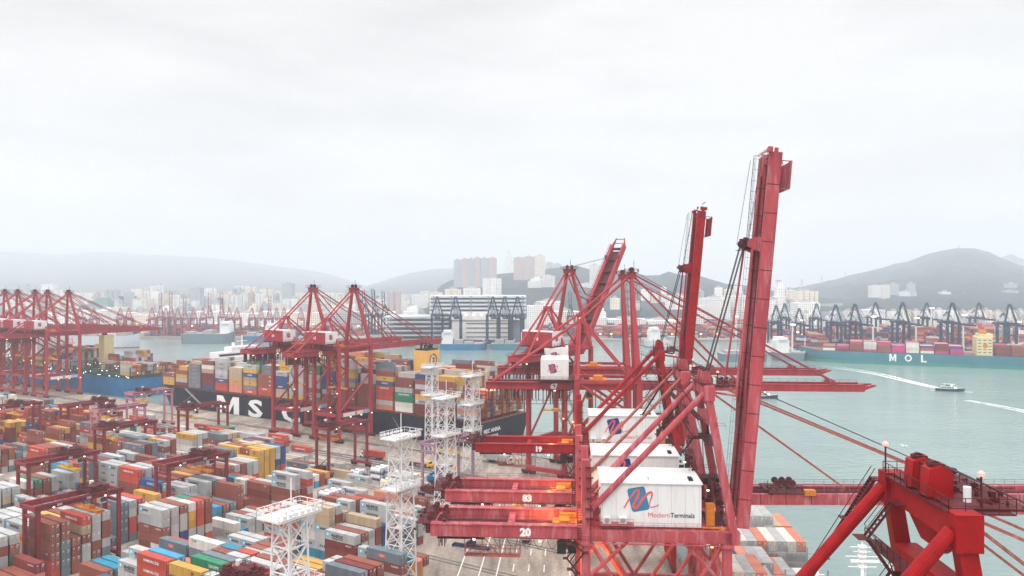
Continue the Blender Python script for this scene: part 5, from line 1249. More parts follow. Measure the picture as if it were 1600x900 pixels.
def trolley_for(r, xt, col):
    b = MB(); b.box(xt-2.6,xt+2.6,-4.0,4.0,21.5,22.1); b.box(xt-1.4,xt+.9,-2.0,1.4,22.1,23.0); b.tube((xt+1.6,-2,22.7),(xt+1.6,2,22.7),.55,n=10); b.rail([(xt-2.6,-4,22.1),(xt+2.6,-4,22.1)],1,1,.07); b.box(xt-1.9,xt-.6,2.6,3.8,22.1,23.4)
    t = b.build('trolley', M['red_dark'], r)
    b = MB(); q = random.Random(int(xt*10))
    for k in range(26): b.obox((xt+q.uniform(-2.4,2.4),q.uniform(-3.8,3.8),22.1+q.uniform(0,.9)),q.uniform(.15,.6),q.uniform(.15,.7),q.uniform(.15,1.0),0)
    b.box(xt-2.2,xt+2.2,-3.5,3.5,22.0,22.3); b.rail([(xt-2.6,-4,22.1),(xt+2.6,-4,22.1),(xt+2.6,4,22.1),(xt-2.6,4,22.1),(xt-2.6,-4,22.1)],1.1,1,.08); b.tube((xt-1.8,-3.2,22.9),(xt-.8,-3.2,22.9),.7,n=10); b.build('hoist_gear', M['red_dark'], t)
    b = MB(); b.obox((xt+1.7,3.1,22.9),1,1,1.3,0); b.build('control_box', M['house_white'], t)
    b = MB(); b.box(xt+1,xt+2.9,-2.9,-1,17.6,19.7); c = b.build('operator_cab', M['house_white'], t)
    b = MB(); b.box(xt+1.1,xt+2.8,-2.98,-2.9,17.9,19.2); b.build('window', M['glass'], c)
    b = MB()
    for x in (xt-1.4,xt):
        for y in (-1.6,1.6): b.tube((x,y,21.5),(x,y*1.3,16.6),.05,n=4,cap=False)
    b.build('hoist_rope', M['cable'], r)
    b = MB(); b.box(xt-1.9,xt+.5,-6,6,15.9,16.3); b.box(xt-1.6,xt+.2,-1.6,1.6,16.3,17.2)
    for y in (-6,5.6): b.box(xt-2,xt+.6,y,y+.4,15.6,16.5)
    b.build('spreader', col, r)
proto = rtg()
RT = [  # left leg column and beam row in the picture, or (u, v) directly
 (294,140,.75,'red','long-beamed yard crane at the left, standing behind the lower left corner crane'),
 (236,114.5,.8,'red','yard crane cut by the left edge in the lower left corner'),
 (252,165.5,.72,'red','yard crane with orange spreader hanging, standing left of the centre of the container yard'),
 (336,191,.12,'red','yard crane with dark left leg behind the pair of long-beamed yard cranes on the left'),
 (353,243,.1,'red','yard crane in front of the first white letter on the black hull'),
 (256,244,.05,'red','yard crane nearest the paired red quay cranes, beside the tank containers'),
 (385,217,.2,'pink','pink yard crane behind the dark-legged yard crane'),
 (412,216,.85,'red','yard crane left of the pink yard crane'),
 (437,191,.6,'red','yard crane cut by the left edge, beside brown and yellow stacks'),
 (426,260,.3,'pink','pale pink yard crane between the blue hull and the black hull'),
 (196,243,.5,'mauve','mauve yard crane standing among the white lattice towers'),
 (141,93,.85,'red','yard crane in the very foreground, only its dark trolley deck showing at the bottom edge'),
 (470,165.5,.5,'red','far yard crane at the left edge, fourth from the bottom'),
 (520,191,.4,'red','far yard crane at the left edge below the blue hull'),
]
RTGS = []
for i,(u,v,tt,cm,lab) in enumerate(RT):
    c = copy_tree(proto); c.location = uv(u,v); tag(c, lab, 'yard crane', 'rubber-tyred yard cranes over the container stacks'); RTGS.append((u,v))
    trolley_for(c, 2+tt*19, M['orange_mach'] if i in (1,2,5) else M['yellow_mach'])
    if cm != 'red':
        for ch in c.children:
            if ch.name.split('.')[0] in ('leg','girder','sill_beam','tie_beam','end_beam'): ch.material_slots[0].link = 'OBJECT'; ch.material_slots[0].material = M[cm]
for o in [proto]+list(proto.children_recursive): bpy.data.objects.remove(o)

# ================================================================ LIGHT TOWERS
def light_tower(loc, rz, label, H=42, third=False, base=6.2):
    r = empty('light_tower', loc, rz, label, 'light tower', 'white lattice light towers'); m = M['tower_white']
    top = 4.1
    def hw(z): return (base+(top-base)*min(1,z/H))/2
    for i in (-1,1):
        for j in (-1,1):
            b = MB(); b.beam((i*hw(0),j*hw(0),0),(i*hw(H),j*hw(H),H),.34,.34,.26,.26); b.build('leg', m, r)
    b = MB(); z = 0; k = 0
    while z < H-1:
        z2 = min(z+4.6, H); a, c = hw(z), hw(z2)
        for (p,q) in (((-1,-1),(1,-1)),((1,-1),(1,1)),((1,1),(-1,1)),((-1,1),(-1,-1))):
            b.beam((p[0]*a,p[1]*a,z),(q[0]*c,q[1]*c,z2),.17); b.beam((q[0]*a,q[1]*a,z),(p[0]*c,p[1]*c,z2),.17); b.beam((p[0]*c,p[1]*c,z2),(q[0]*c,q[1]*c,z2),.2)
        z = z2
    b.build('lattice_bracing', m, r)
    b = MB(); b.ladder((0,0,0),(0,0,H),.9,.6,.1); b.tube((.5,.3,0),(.5,.3,H),.22,n=6); z = 9
    while z < H-3: b.box(-1.2,1.2,-1.2,1.2,z,z+.12); b.rail([(-1.2,-1.2,z),(1.2,-1.2,z),(1.2,1.2,z)],1,1.2,.08); z += 9
    b.build('ladder', m, r)
    for z in ((H, 28.6) if not third else (H, 29.5, 18)):
        L_, W2 = (5.0, 2.9) if z != 18 else (3.6,2.6); b = MB()
        b.box(-L_,L_,-W2,W2,z,z+.35); b.box(-L_,L_,-W2-.05,-W2+.05,z,z+.45); b.box(-L_,L_,W2-.05,W2+.05,z,z+.45)
        b.beam((-L_+.4,-hw(z),z),(-hw(z),-hw(z),z-3.4),.18); b.beam((-L_+.4,hw(z),z),(-hw(z),hw(z),z-3.4),.18); b.beam((L_-.4,-hw(z),z),(hw(z),-hw(z),z-3.4),.18)
        p = b.build('platform', m, r)
        b = MB(); b.rail([(-L_,-W2,z+.3),(L_,-W2,z+.3),(L_,W2,z+.3),(-L_,W2,z+.3),(-L_,-W2,z+.3)],1.6,1.5,.11); b.rail([(-L_-.3,-W2-.3,z+1.5),(L_+.3,-W2-.3,z+1.5)],.4,1.5,.1); b.build('railing', m, p)
        b = MB()
        for x in (-4,-2.7,-1.4,0,1.4,2.7,4):
            if abs(x) > L_: continue
            b.obox((x,-W2-.35,z+1.0),.7,.35,.6,0); b.obox((x,W2+.35,z+1.0),.7,.35,.6,0)
        b.build('floodlight', M['house_white'], p)
    b = MB(); b.beam((.6,.4,H),(.6,.4,H+6.5),.16); b.build('antenna', m, r)
    return r
def at(x, y_top, H): D = (CAMH-H)*FPX/(y_top-HOR); return ((x-800)/FPX*D, D, 0)
light_tower(at(453,805,42), TH, 'nearest white light tower, its large railed platform cutting into the lower yard')
light_tower(at(626,684,42), TH, 'tall white lattice tower with two railed platforms, left of the centre girders')
light_tower(at(697,622,42), TH, 'white lattice tower beside the mauve yard crane, middle of the three behind')
light_tower(at(675,574,42), TH, 'white lattice tower standing farthest back, in front of the stern stacks', base=5)
light_tower(at(738,588,42), TH, 'white lattice tower right of the mauve yard crane, next to the scarlet girder', third=True)
b = MB(); hx_, hy_ = uv(172,240)[:2]
wh = empty('canopy', (hx_,hy_,0), TH, 'flat white canopy roof on posts beside the tall white tower', 'canopy')
b.box(-4,4,-5,5,4.4,4.8); b.build('roof', M['house_white'], wh)
for x in (-3.5,3.5):
    for y in (-4.5,4.5): b = MB(); b.beam((x,y,0),(x,y,4.4),.25); b.build('post', M['white'], wh)

# ================================================================ CONTAINER YARD
rs = random.Random(21)
BL_U0 = 96; NBAY = 40
def yard_pal(u, v, x, y):
    if x < 130 and 640 < y < 712: return 'brown'
    if 216 < v < 217 and 276 < u < 297: return 'yellow'
    if x < 70 and 700 < y < 800: return 'white' if rs.random() < .6 else 'mix'
    if x < 110 and y < 640: return 'white' if rs.random() < .5 else 'mix'
    return 'mix'
for k in range(8):
    v0 = 63.5+25.5*k
    for bay_ in range(NBAY):
        u = BL_U0+bay_*13.4; um = u+6.1; X_, D_, _ = uv(um, v0+10)
        p_near = X_*PP[0]+D_*PP[1]
        if p_near > -44 and k < 6: continue
        if p_near > -58 and k >= 6: continue
        xs_ = 800+X_/D_*FPX if D_ > 30 else -9999
        yg = HOR+CAMH/D_*FPX if D_ > 30 else 9999
        if D_ < 120 or xs_ < -190 or xs_ > 900: continue
        base = rs.choice([1,2,3,4,5,5,6,6]) if k < 7 else rs.choice([1,2,3,4,4])
        if rs.random() < .06: base = 0
        if k == 7 and um < 300: base = rs.choice([0,0,1,1])         # open apron with tanks and flats
        if k == 6 and um < 262: base = rs.choice([0,1,1,0]) if um < 235 else rs.choice([0,1,2])
        if k == 7 and 300 <= um < 330: base = rs.choice([3,4])
        if k == 6 and 262 <= um < 276: base = 0
        if k == 5 and um < 220: base = rs.choice([1,2,2,3])
        pal = yard_pal(um, v0, xs_, yg-20)
        two = rs.random() < .3
        cc = pick(pal, rs)
        for i in range(6):
            if i == 0 or rs.random() < .7: T0 = base + rs.choice([-9,-4,-3,-2,-2,-1,-1,0,0,0,0,0,0,0,0])
            T = max(0, min(T0, 6 if base > 5 else 5))
            if pal == 'yellow': T = 5 if i else 4
            v = v0+2.3+i*2.96+1.22
            for t_ in range(T):
                if rs.random() < .68: cc = pick(pal, rs)
                z = t_*2.62
                if two:
                    for du in (3.03, 9.17):
                        X2, D2, _ = uv(u+du, v); cont(X2, D2, z, TH, 6.06, cc if du < 5 or rs.random() < .5 else pick(pal, rs), 'yard')
                else:
                    X2, D2, _ = uv(um, v); cont(X2, D2, z, TH, 12.19, cc, 'yard')
# the loose stack row at the end of the apron, under the backreach of the near cranes
for (u,v,T,cs,ln) in [(150,168,3,['yellow','salmon','teal'],12.19),(150,171,3,['yellow','yellow','teal'],12.19),(150,174,2,['yellow','salmon'],12.19),(168,214,1,['salmon'],12.19),(182,214,1,['rust'],12.19),(165,218,1,['cream'],12.19),(165,221,1,['green'],12.19),(163,225,1,['yellow'],12.19),(165,229,1,['salmon'],12.19),
                      (208,232,1,['salmon'],12.19),(195,233,1,['rust'],12.19),(180,236,1,['skyblue'],12.19),(178,239,1,['skyblue'],12.19),(178,243.4,1,['tan'],12.19),(176,247,1,['salmon'],12.19),(176,250,1,['rust'],12.19),(256,222,1,['blue'],12.19),(292,265,2,['lightgrey','orange_red'],12.19)]:
    for k,c in enumerate(cs):
        X2,D2,_ = uv(u,v); cont(X2,D2,k*2.62,TH,ln,c,'yard')

# ---- remove containers that would stand inside a crane leg, tower or canopy
TW = [at(453,805,42), at(626,684,42), at(697,622,42), at(675,574,42), at(738,588,42)]
def blocked(c):
    if c['zone'] != 'yard': return False
    dx, dy = c['x'], c['y']; u = dx*U[0]+dy*U[1]; v = dx*V[0]+dy*V[1]; hl = c['ln']/2
    for t in TW:
        tu = t[0]*U[0]+t[1]*U[1]; tv = t[0]*V[0]+t[1]*V[1]
        if abs(u-tu) < hl+3.3 and abs(v-tv) < 4.4: return True
    for (ru, rv) in RTGS:
        for e in (0, 23.5):
            if abs(v-(rv+e)) < 2.1 and abs(u-ru) < hl+6.2: return True
    for tu, tv in TANKS_UV:
        if abs(u-tu) < hl+3.2 and abs(v-tv) < 2.6: return True
    return abs(u-172) < hl+5.4 and abs(v-240) < 5.4
TANKS_UV = []
for i in range(3):
    for j in range(2): TANKS_UV.append((226-0*j+i*0, 205.5+i*2.7+0*j)) if j == 0 else None
TANKS_UV = [(214,205.6),(214,208.4),(214,211.2),(232,252),(232,254.9),(232,257.8),(222,247),(222,250),(244,252),(244,255),(206,213),(199,213)]
CONT = [c for c in CONT if not blocked(c)]

# ---- rank all containers by how much of each shows in the picture (a small depth buffer)
def visible_area(cs):
    Wd, Ht = 800, 450; zb = np.full((Ht, Wd), 1e9); ib = np.full((Ht, Wd), -1, int)
    for idx, c in enumerate(cs):
        ca, sa = math.cos(c['rot']), math.sin(c['rot']); hx2, hy2 = 1.22, c['ln']/2; P = []
        for z in (c['z'], c['z']+c['h']):
            for a, b_ in ((-1,-1),(1,-1),(1,1),(-1,1)):
                X = c['x']+a*hx2*ca-b_*hy2*sa; Y = c['y']+a*hx2*sa+b_*hy2*ca
                P.append(((800+X/Y*FPX)/2, (HOR+(CAMH-z)/Y*FPX)/2, Y))
        for f in ((4,5,6,7),(0,1,5,4),(3,0,4,7),(1,2,6,5)):
            q = [P[i] for i in f]; x0 = max(0,int(min(p[0] for p in q))); x1 = min(Wd-1,int(max(p[0] for p in q))+1); y0 = max(0,int(min(p[1] for p in q))); y1 = min(Ht-1,int(max(p[1] for p in q))+1)
            if x1 <= x0 or y1 <= y0: continue
            gx, gy = np.meshgrid(np.arange(x0,x1)+.5, np.arange(y0,y1)+.5); ins = np.ones(gx.shape, bool); ar = 0
            for i in range(4): ar += q[i][0]*q[(i+1)%4][1]-q[(i+1)%4][0]*q[i][1]
            sg = 1 if ar > 0 else -1
            for i in range(4):
                ax_, ay_ = q[i][:2]; bx_, by_ = q[(i+1)%4][:2]
                ins &= (((bx_-ax_)*(gy-ay_)-(by_-ay_)*(gx-ax_))*sg >= 0)
            if not ins.any(): continue
            dp = sum(p[2] for p in q)/4
            zz = zb[y0:y1, x0:x1]; ii = ib[y0:y1, x0:x1]; w = ins & (dp < zz)
            zz[w] = dp; ii[w] = idx
    cnt_ = np.bincount(ib[ib >= 0].ravel(), minlength=len(cs)); return cnt_
AREA = visible_area(CONT)
order = np.argsort(-AREA); top = set(int(i) for i in order[:300] if AREA[i] > 0)
print('containers', len(CONT), 'visible', int((AREA>0).sum()), 'cut', int(AREA[order[299]]))
for c in COL: M['c_'+c] = paint('container_'+c, COL[c], var=.14, scale=.5, dirt=.55, dirtcol=tuple(.5*x+.5*y for x,y in zip(COL[c],(.30,.17,.11))), rnds=.16, rough=.6, streak=True)
M['star'] = paint('star_blue', (.16,.52,.66)); M['c_text'] = paint('container_lettering_dark', (.05,.06,.09)); M['c_patch'] = paint('container_patch', (.68,.16,.10))
M['seal'] = paint('door_seal', (.10,.10,.10)); 
def cont_mesh(ln):
    b = MB(); w, h = 1.219, 2.59; l = ln/2
    # frame rails and posts
    for x in (-w, w):
        for z0_, z1_ in ((0,.16),(h-.12,h)): b.box(min(x,x-math.copysign(.09,x)), max(x,x-math.copysign(.09,x)), -l, l, z0_, z1_)
        for y in (-l, l-.16): b.box(min(x,x-math.copysign(.16,x)), max(x,x-math.copysign(.16,x)), y, y+.16, .161, h-.121)
    for y in (-l, l-.1):
        b.box(-w+.09, w-.09, y, y+.1, .001, .18); b.box(-w+.09, w-.09, y, y+.1, h-.141, h-.001)
    # corrugated sides
    n = int(ln/.36)
    for s in (-1,1):
        vs = []; fs = []
        for i in range(n*4+1):
            ph = i % 4; off = .015 if ph in (0,1) else .06; y = -l+.16+(ln-.32)*i/(n*4); x = s*(w-off)
            vs += [(x,y,.16),(x,y,h-.12)]
            if i: a = 2*i-2; fs.append((a,a+1,a+3,a+2) if s < 0 else (a,a+2,a+3,a+1))
        b.add(vs, fs)
    b.add([(-w+.05,-l+.05,h-.03),(w-.05,-l+.05,h-.03),(w-.05,l-.05,h-.03),(-w+.05,l-.05,h-.03)], [(0,1,2,3)])
    for i in range(int(ln/1.1)): y = -l+.5+i*1.1; b.box(-w+.1,w-.1,y,y+.5,h-.03,h-.008)
    b.box(-w+.1,w-.1,l-.09,l-.04,.16,h-.12); b.box(-w+.1,w-.1,-l+.04,-l+.09,.16,h-.12)
    me = bpy.data.meshes.new('shipping_container'); me.from_pydata(b.v, [], b.f); me.materials.append(M['c_lightgrey']); return me
def door_mesh(ln):
    b = MB(); l = ln/2; h = 2.59; y = -l+.04
    for s in (-1,1): b.box(min(0.02*s,1.05*s),max(.02*s,1.05*s),y-.03,y,.2,h-.16)
    b.cur = 1
    for x in (-.82,-.36,.36,.82): b.box(x-.025,x+.025,y-.07,y-.035,.2,h-.16); b.box(x-.07,x+.07,y-.06,y-.031,.95,1.02)
    b.cur = 2
    for (xa,za,xb,zb_) in ((.45,2.02,1.0,2.22),(.5,1.75,.95,1.85),(.45,1.45,.7,1.6),(-.9,1.9,-.55,2.15)): b.add([(xa,y-.045,za),(xb,y-.045,za),(xb,y-.045,zb_),(xa,y-.045,zb_)],[(0,1,2,3)])
    me = bpy.data.meshes.new('door'); me.from_pydata(b.v, [], b.f); me.materials.append(M['c_lightgrey']); me.materials.append(M['grey']); me.materials.append(M['white_ink']); me.polygons.foreach_set('material_index', b.m); return me
CM = {12.19: cont_mesh(12.19), 6.06: cont_mesh(6.06), 12.2: None}; CM[12.2] = CM[12.19]
DM = {12.19: door_mesh(12.19), 6.06: door_mesh(6.06)}; DM[12.2] = DM[12.19]
def quadmesh(name, w, h, mat):
    me = bpy.data.meshes.new(name); me.from_pydata([(-w/2,-h/2,0),(w/2,-h/2,0),(w/2,h/2,0),(-w/2,h/2,0)], [], [(0,1,2,3)]); me.materials.append(mat); return me
def starmesh():
    vs = [(0,0,.004)]; n = 14
    for i in range(n): rr_ = .56 if i % 2 == 0 else .30; vs.append((rr_*math.cos(2*math.pi*i/n+.22), rr_*math.sin(2*math.pi*i/n+.22), .004))
    vs += [(-.8,-.8,0),(.8,-.8,0),(.8,.8,0),(-.8,.8,0)]
    me = bpy.data.meshes.new('emblem'); me.from_pydata(vs, [], [(0,i,i%n+1) for i in range(1,n+1)]+[(n+1,n+2,n+3,n+4)]); me.materials.append(M['white_ink']); me.materials.append(M['star']); me.polygons[n].material_index = 1; return me
STAR = starmesh(); PATCH = quadmesh('emblem', 2.6, 1.0, M['c_patch'])
_tm = {}
def tmesh(t, mat, bold=.02):
    k = (t, mat.name)
    if k not in _tm: me, w = text_mesh(t, bold); me = me.copy(); me.materials.append(mat); me.name = 'lettering'; _tm[k] = (me, w)
    return _tm[k]
def side_obj(me, par, y, z, sx, sy, name='lettering', x=-1.245):
    o = bpy.data.objects.new(name, me); SC.collection.objects.link(o); o.parent = par; o.location = (x, y, z); o.rotation_euler = (R(90),0,R(-90)); o.scale = (sx, sy, 1); return o
def brand(par, c, rr):
    """markings on the long landward side; y runs away from the viewer so +y is the left end"""
    l = c['ln']/2; col = c['col']; big = c['ln'] > 7; q = rr.random()
    def T(t, y, z, h, mat, w=None, bold=.02):
        me, ww = tmesh(t, mat, bold); side_obj(me, par, y, z, (w/ww if w else h), h)
    if col == 'lightgrey' and q < .8:
        side_obj(STAR, par, l-1.25, 1.55, 1, 1, 'emblem')
        T('MAERSK', (.8 if big else -.4), 1.45, .95 if big else .7, M['c_text'], 5.0 if big else 3.2, .03)
        if big and q < .35: T('SEALAND', .8, .62, .55, M['c_text'], 4.6)
    elif col == 'orange_red' and q < .75: T('HAMBURG S\u00dcD', 0, 1.5, .85, M['white_ink'], 6.4 if big else 3.8)
    elif col == 'rust' and q < .45: T(rr.choice(['TEX','CAI','TRITON','FLORENS']), -l+2.2, 1.9, .45, M['white_ink'])
    elif col == 'yellow' and q < .8: T('m', 0, 1.75, .55, M['c_text'], 1.0, .05); T('sc', 0, 1.05, .62, M['c_text'], 1.0, .05)
    elif col == 'slate' and q < .7: side_obj(PATCH, par, .6, 1.35, 1 if big else .7, 1, 'emblem'); T('P&O', .6, 1.35, .5, M['white_ink'])
    elif col == 'green' and q < .9: T('CHINA SHIPPING', 0, 1.5, .8, M['white_ink'], 7.4 if big else 4)
    elif col == 'blue' and q < .6: T(rr.choice(['COSCO','CMA CGM']), -.4, 1.45, .85, M['white_ink'], 4.6 if big else 3)
    elif col == 'orange': T('Hapag-Lloyd', -1.0, 1.35, .85, M['blue_logo'], 6.2 if big else 3.6); side_obj(quad_hl, par, l-1.6, 1.35, 1, 1, 'emblem')
    elif col in ('cream','tan') and q < .5: T(rr.choice(['MAERSK','K LINE','TEX']), l-2.4, 1.9, .45, M['c_text'])
    elif col == 'magenta' : T('ONE', 0, 1.4, 1.0, M['white_ink'])
    elif col == 'maroon' and q < .5: T('YANG MING' if q < .2 else 'GESEACO', -l+2.6, 1.9, .4, M['white_ink'])
quad_hl = quadmesh('emblem', 1.1, 1.3, M['blue_logo'])
# landmarks used in labels
LM = [(453,840,'the nearest white tower'),(625,800,'the tall two-platform tower'),(697,700,'the mauve yard crane'),(150,790,'the long-beamed left crane'),(60,840,'the lower left crane'),
      (290,745,'the orange-spreader yard crane'),(190,700,'the dark-legged yard crane'),(530,715,'the tank containers'),(395,700,'the big yellow stack'),(60,680,'the brown-yellow stacks'),
      (310,660,'the white hull letters'),(300,860,'the bottom edge centre'),(150,880,'the bottom left corner'),(545,850,'the two nearest towers'),(700,790,'the worn pink girders'),(420,780,'the stacks behind nearest tower')]
SH = [(430,'left paired crane'),(560,'right paired crane'),(640,'rearmost tower'),(710,'mauve crane'),(770,'scarlet girder'),(340,'first hull letter'),(270,'hull end')]
def zone_phrase(c, x, y):
    if c['zone'] == 'yard': return 'near '+min(LM, key=lambda m: (m[0]-x)**2+(m[1]-y)**2*1.5)[2]
    if c['zone'] == 'black ship': return 'on black ship by '+min(SH, key=lambda m: abs(m[0]-x))[1]
    if c['zone'] == 'near ship': return 'on the lower right ship'
    if c['zone'] == 'teal ship': return 'on the teal ship'
    return 'on the blue hulled ship'
tops = {}
for i, c in enumerate(CONT):
    k = (round(c['x'],1), round(c['y'],1)); tops.setdefault(k, []).append(c['z'])
ORD = ['leftmost','second from left','third from left','fourth from left','fifth from left','sixth from left','seventh from left','eighth from left','ninth from left','tenth from left','eleventh from left','twelfth from left','thirteenth from left','fourteenth from left','fifteenth from left','sixteenth from left']
groups = {}
for i in top:
    c = CONT[i]; zs = sorted(tops[(round(c['x'],1), round(c['y'],1))]); lv = len(zs)-1-zs.index(c['z'])
    tw = 'unstacked' if len(zs) == 1 else ['topmost','one below top','two below top','three below top','low in stack'][min(lv,4)]
    x = 800+c['x']/c['y']*FPX; y = HOR+(CAMH-c['z'])/c['y']*FPX; size = 'long' if c['ln'] > 7 else 'short'
    k = (CWORD[c['col']], size, tw, zone_phrase(c, x, y)); groups.setdefault(k, []).append((x, i))
lab = {}
for k, l_ in groups.items():
    l_.sort()
    for n_, (x, i) in enumerate(l_):
        pre = '' if len(l_) == 1 else ((', left one' if n_==0 else ', right one') if len(l_)==2 else ', '+ORD[min(n_,15)])
        lab[i] = f'{k[1]} {k[0]} container {k[2]} {k[3]}{pre}'
rr = random.Random(77)
GRP = {'yard':'shipping containers stacked in the yard','black ship':'shipping containers on the black hulled ship','near ship':'shipping containers on the lower right ship','teal ship':'shipping containers on the teal ship','blue ship':'shipping containers on the blue hulled ship'}
def put_mat(o, m, slot=0): o.material_slots[slot].link = 'OBJECT'; o.material_slots[slot].material = m
stuff = {}
cols = list(COL)
for i, c in enumerate(CONT):
    if i in top:
        o = bpy.data.objects.new('shipping_container', CM[c['ln']] if c['ln'] in CM else CM[12.19]); SC.collection.objects.link(o)
        o.location = (c['x'],c['y'],c['z']+.005); o.rotation_euler = (0,0,c['rot']); put_mat(o, M['c_'+c['col']])
        tag(o, lab[i], 'shipping container', GRP[c['zone']])
        d_ = bpy.data.objects.new('door', DM.get(c['ln'], DM[12.19])); SC.collection.objects.link(d_); d_.parent = o; put_mat(d_, M['c_'+c['col']])
        brand(o, c, rr)
    else:
        s = stuff.setdefault(c['zone'], MB()); s.cur = cols.index(c['col']); s.obox((c['x'],c['y'],c['z']+1.3), 2.438, c['ln'], 2.59, c['rot'])
        if c['zone'] in ('yard','black ship') and AREA[i] > 2:       # lettering plates far off are only small patches of paint
            pc = {'lightgrey':'ink','orange_red':'white','slate':'patch','green':'white','blue':'white','yellow':'ink','rust':'white'}.get(c['col'])
            if pc and rr.random() < .6:
                ca, sa = math.cos(c['rot']), math.sin(c['rot']); w_ = {'yellow':.5,'rust':.6}.get(c['col'],2.0)*(c['ln']/12.2); yo = 0 if c['col'] != 'rust' else -c['ln']/2+1.6
                s.cur = len(cols)+['ink','white','patch'].index(pc); X = -1.224
                P = lambda y_, z_: (c['x']+X*ca-y_*sa, c['y']+X*sa+y_*ca, c['z']+z_)
                for g0 in np.arange(-w_, w_, .85): s.add([P(yo-g0,1.0),P(yo-g0-.5,1.0),P(yo-g0-.5,1.75),P(yo-g0,1.75)], [(0,1,2,3)])
for zn, s in stuff.items():
    o = s.build('container_stacks', [M['c_'+k] for k in cols]+[M['c_text'],M['white_ink'],M['c_patch']])
    tag(o, {'yard':'masses of smaller multicoloured containers stacked across the yard','black ship':'tight wall of multicoloured containers on the black hulled ship','near ship':'remaining pale containers on the lower right ship','teal ship':'small magenta, brown and cream containers on the teal ship','blue ship':'small multicoloured containers on the blue hulled ship'}[zn], 'containers', None, 'stuff')

# ---- tank containers
def tank(u, v, z, label, col):
    r = empty('tank_container', uv(u,v,z), TH, label, 'tank container', 'tank containers on the apron')
    b = MB()
    for y in (-3,3):
        for x in (-1.15,1.15): b.beam((x,y,0),(x,y,2.55),.16)
        b.beam((-1.15,y,.08),(1.15,y,.08),.16); b.beam((-1.15,y,2.5),(1.15,y,2.5),.16); b.beam((-1.15,y,.1),(1.15,y,2.5),.08)
    for x in (-1.15,1.15): b.beam((x,-3,.08),(x,3,.08),.16); b.beam((x,-3,.1),(x,-1,1),.1); b.beam((x,3,.1),(x,1,1),.1)
    b.build('frame', M['blue_logo2'] if col else M['blue_logo'], r)
    b = MB(); b.tube((0,-2.75,1.35),(0,2.75,1.35),1.1,n=20); b.tube((0,-2.75,1.35),(0,-2.98,1.35),1.1,.7,n=20); b.tube((0,2.75,1.35),(0,2.98,1.35),1.1,.7,n=20); t_ = b.build('tank', M['house_white'] if not col else M['cream'], r)
    b = MB(); b.tube((0,-3.03,1.35),(0,-2.96,1.35),.32,n=10); b.box(-.5,.5,-1,1,2.42,2.5); b.build('manhole', M['grey'], t_)
wl = ['left','middle','right']
for i,(u,v) in enumerate(TANKS_UV):
    for z in ((0,2.7,5.4) if i < 3 else (0,2.7) if i < 6 else (0,)):
        tl = {0:'bottom',2.7:'middle' if i < 3 else 'upper',5.4:'top'}[z]
        if i < 3: l_ = f'white tank in blue frame, {wl[i]} column, {tl} of the three-high rack below the two-platform tower'
        elif i < 6: l_ = f'white tank in blue frame, {wl[i-3]} column, {tl if z else "lower"} tier of the rack beside the yard crane'
        else: l_ = ['cream tank lying on the apron, nearest to the canopy','cream tank lying on the apron, next to the one nearest the canopy','white tank by the foot of the yard crane, left one','white tank by the foot of the yard crane, right one','pale tank in the tank row, left of the low containers','pale tank in the tank row, beside the low containers'][i-6]
        tank(u, v, z, l_, i in (6,7))
# ---- trucks and reach stackers
def truck(x, y, rz, cabm, load, label):
    r = empty('terminal_truck', (x,y,0), rz, label, 'truck', 'yard trucks on the wharf lanes')
    b = MB(); b.box(-1.2,1.2,4.2,5.6,.6,2.9); b.box(-1.1,1.1,5.6,6.6,.6,1.7); c = b.build('cab', cabm, r)
    b = MB(); b.box(-1.05,1.05,5.61,5.66,1.8,2.7); b.box(-1.23,-1.2,4.5,5.4,1.7,2.6); b.build('window', M['glass'], c)
    b = MB(); b.box(-.5,.5,-7,6.4,.75,1.05); b.box(-1.2,1.2,-7,4,1.06,1.3); b.build('chassis', M['red_dark'], r)
    for y_ in (6,3,-4,-5.4):
        b = MB(); b.tube((-1.2,y_,.5),(-.8,y_,.5),.5,n=12); b.tube((.8,y_,.5),(1.2,y_,.5),.5,n=12); b.build('wheel', M['black'], r)
    if load:
        o = bpy.data.objects.new('shipping_container', CM[12.19]); SC.collection.objects.link(o); ca, sa = math.cos(rz), math.sin(rz); o.location = (x-(-1.6)*sa, y+(-1.6)*ca, 1.31); o.rotation_euler = (0,0,rz); put_mat(o, M['c_'+load])
        tag(o, f'{CWORD[load]} container riding on the {label}', 'shipping container', 'containers riding on yard trucks')
for i,(u,v,l_,cm) in enumerate([(262,281,'orange_red','house_white'),(232,281.2,None,'yellow_mach'),(330,285,'cream','house_white'),(205,306,'lightgrey','house_white'),(247,308,'blue','yellow_mach')]):
    X_,Y_,_ = uv(u,v); truck(X_,Y_,TH+(math.pi if i%2 else 0),M[cm],l_,['white-cabbed truck in the middle of the wharf lanes','yellow-cabbed truck with empty chassis behind the two-platform tower','white-cabbed truck under the left paired quay crane','white-cabbed truck beside the stern of the black ship','yellow-cabbed truck between the rear lattice tower and the hull'][i])
for i,(p,n,l_,cm) in enumerate([(-13,262,'salmon','yellow_mach'),(-9,300,None,'house_white'),(-22.5,315,'yellow','house_white')]):
    X_,Y_,_ = pn(p,n); truck(X_,Y_,RN,M[cm],l_,['yellow-cabbed truck under the scarlet girder','white-cabbed truck with empty chassis beyond the scarlet girder','white-cabbed truck seen past the end of the scarlet girder'][i])
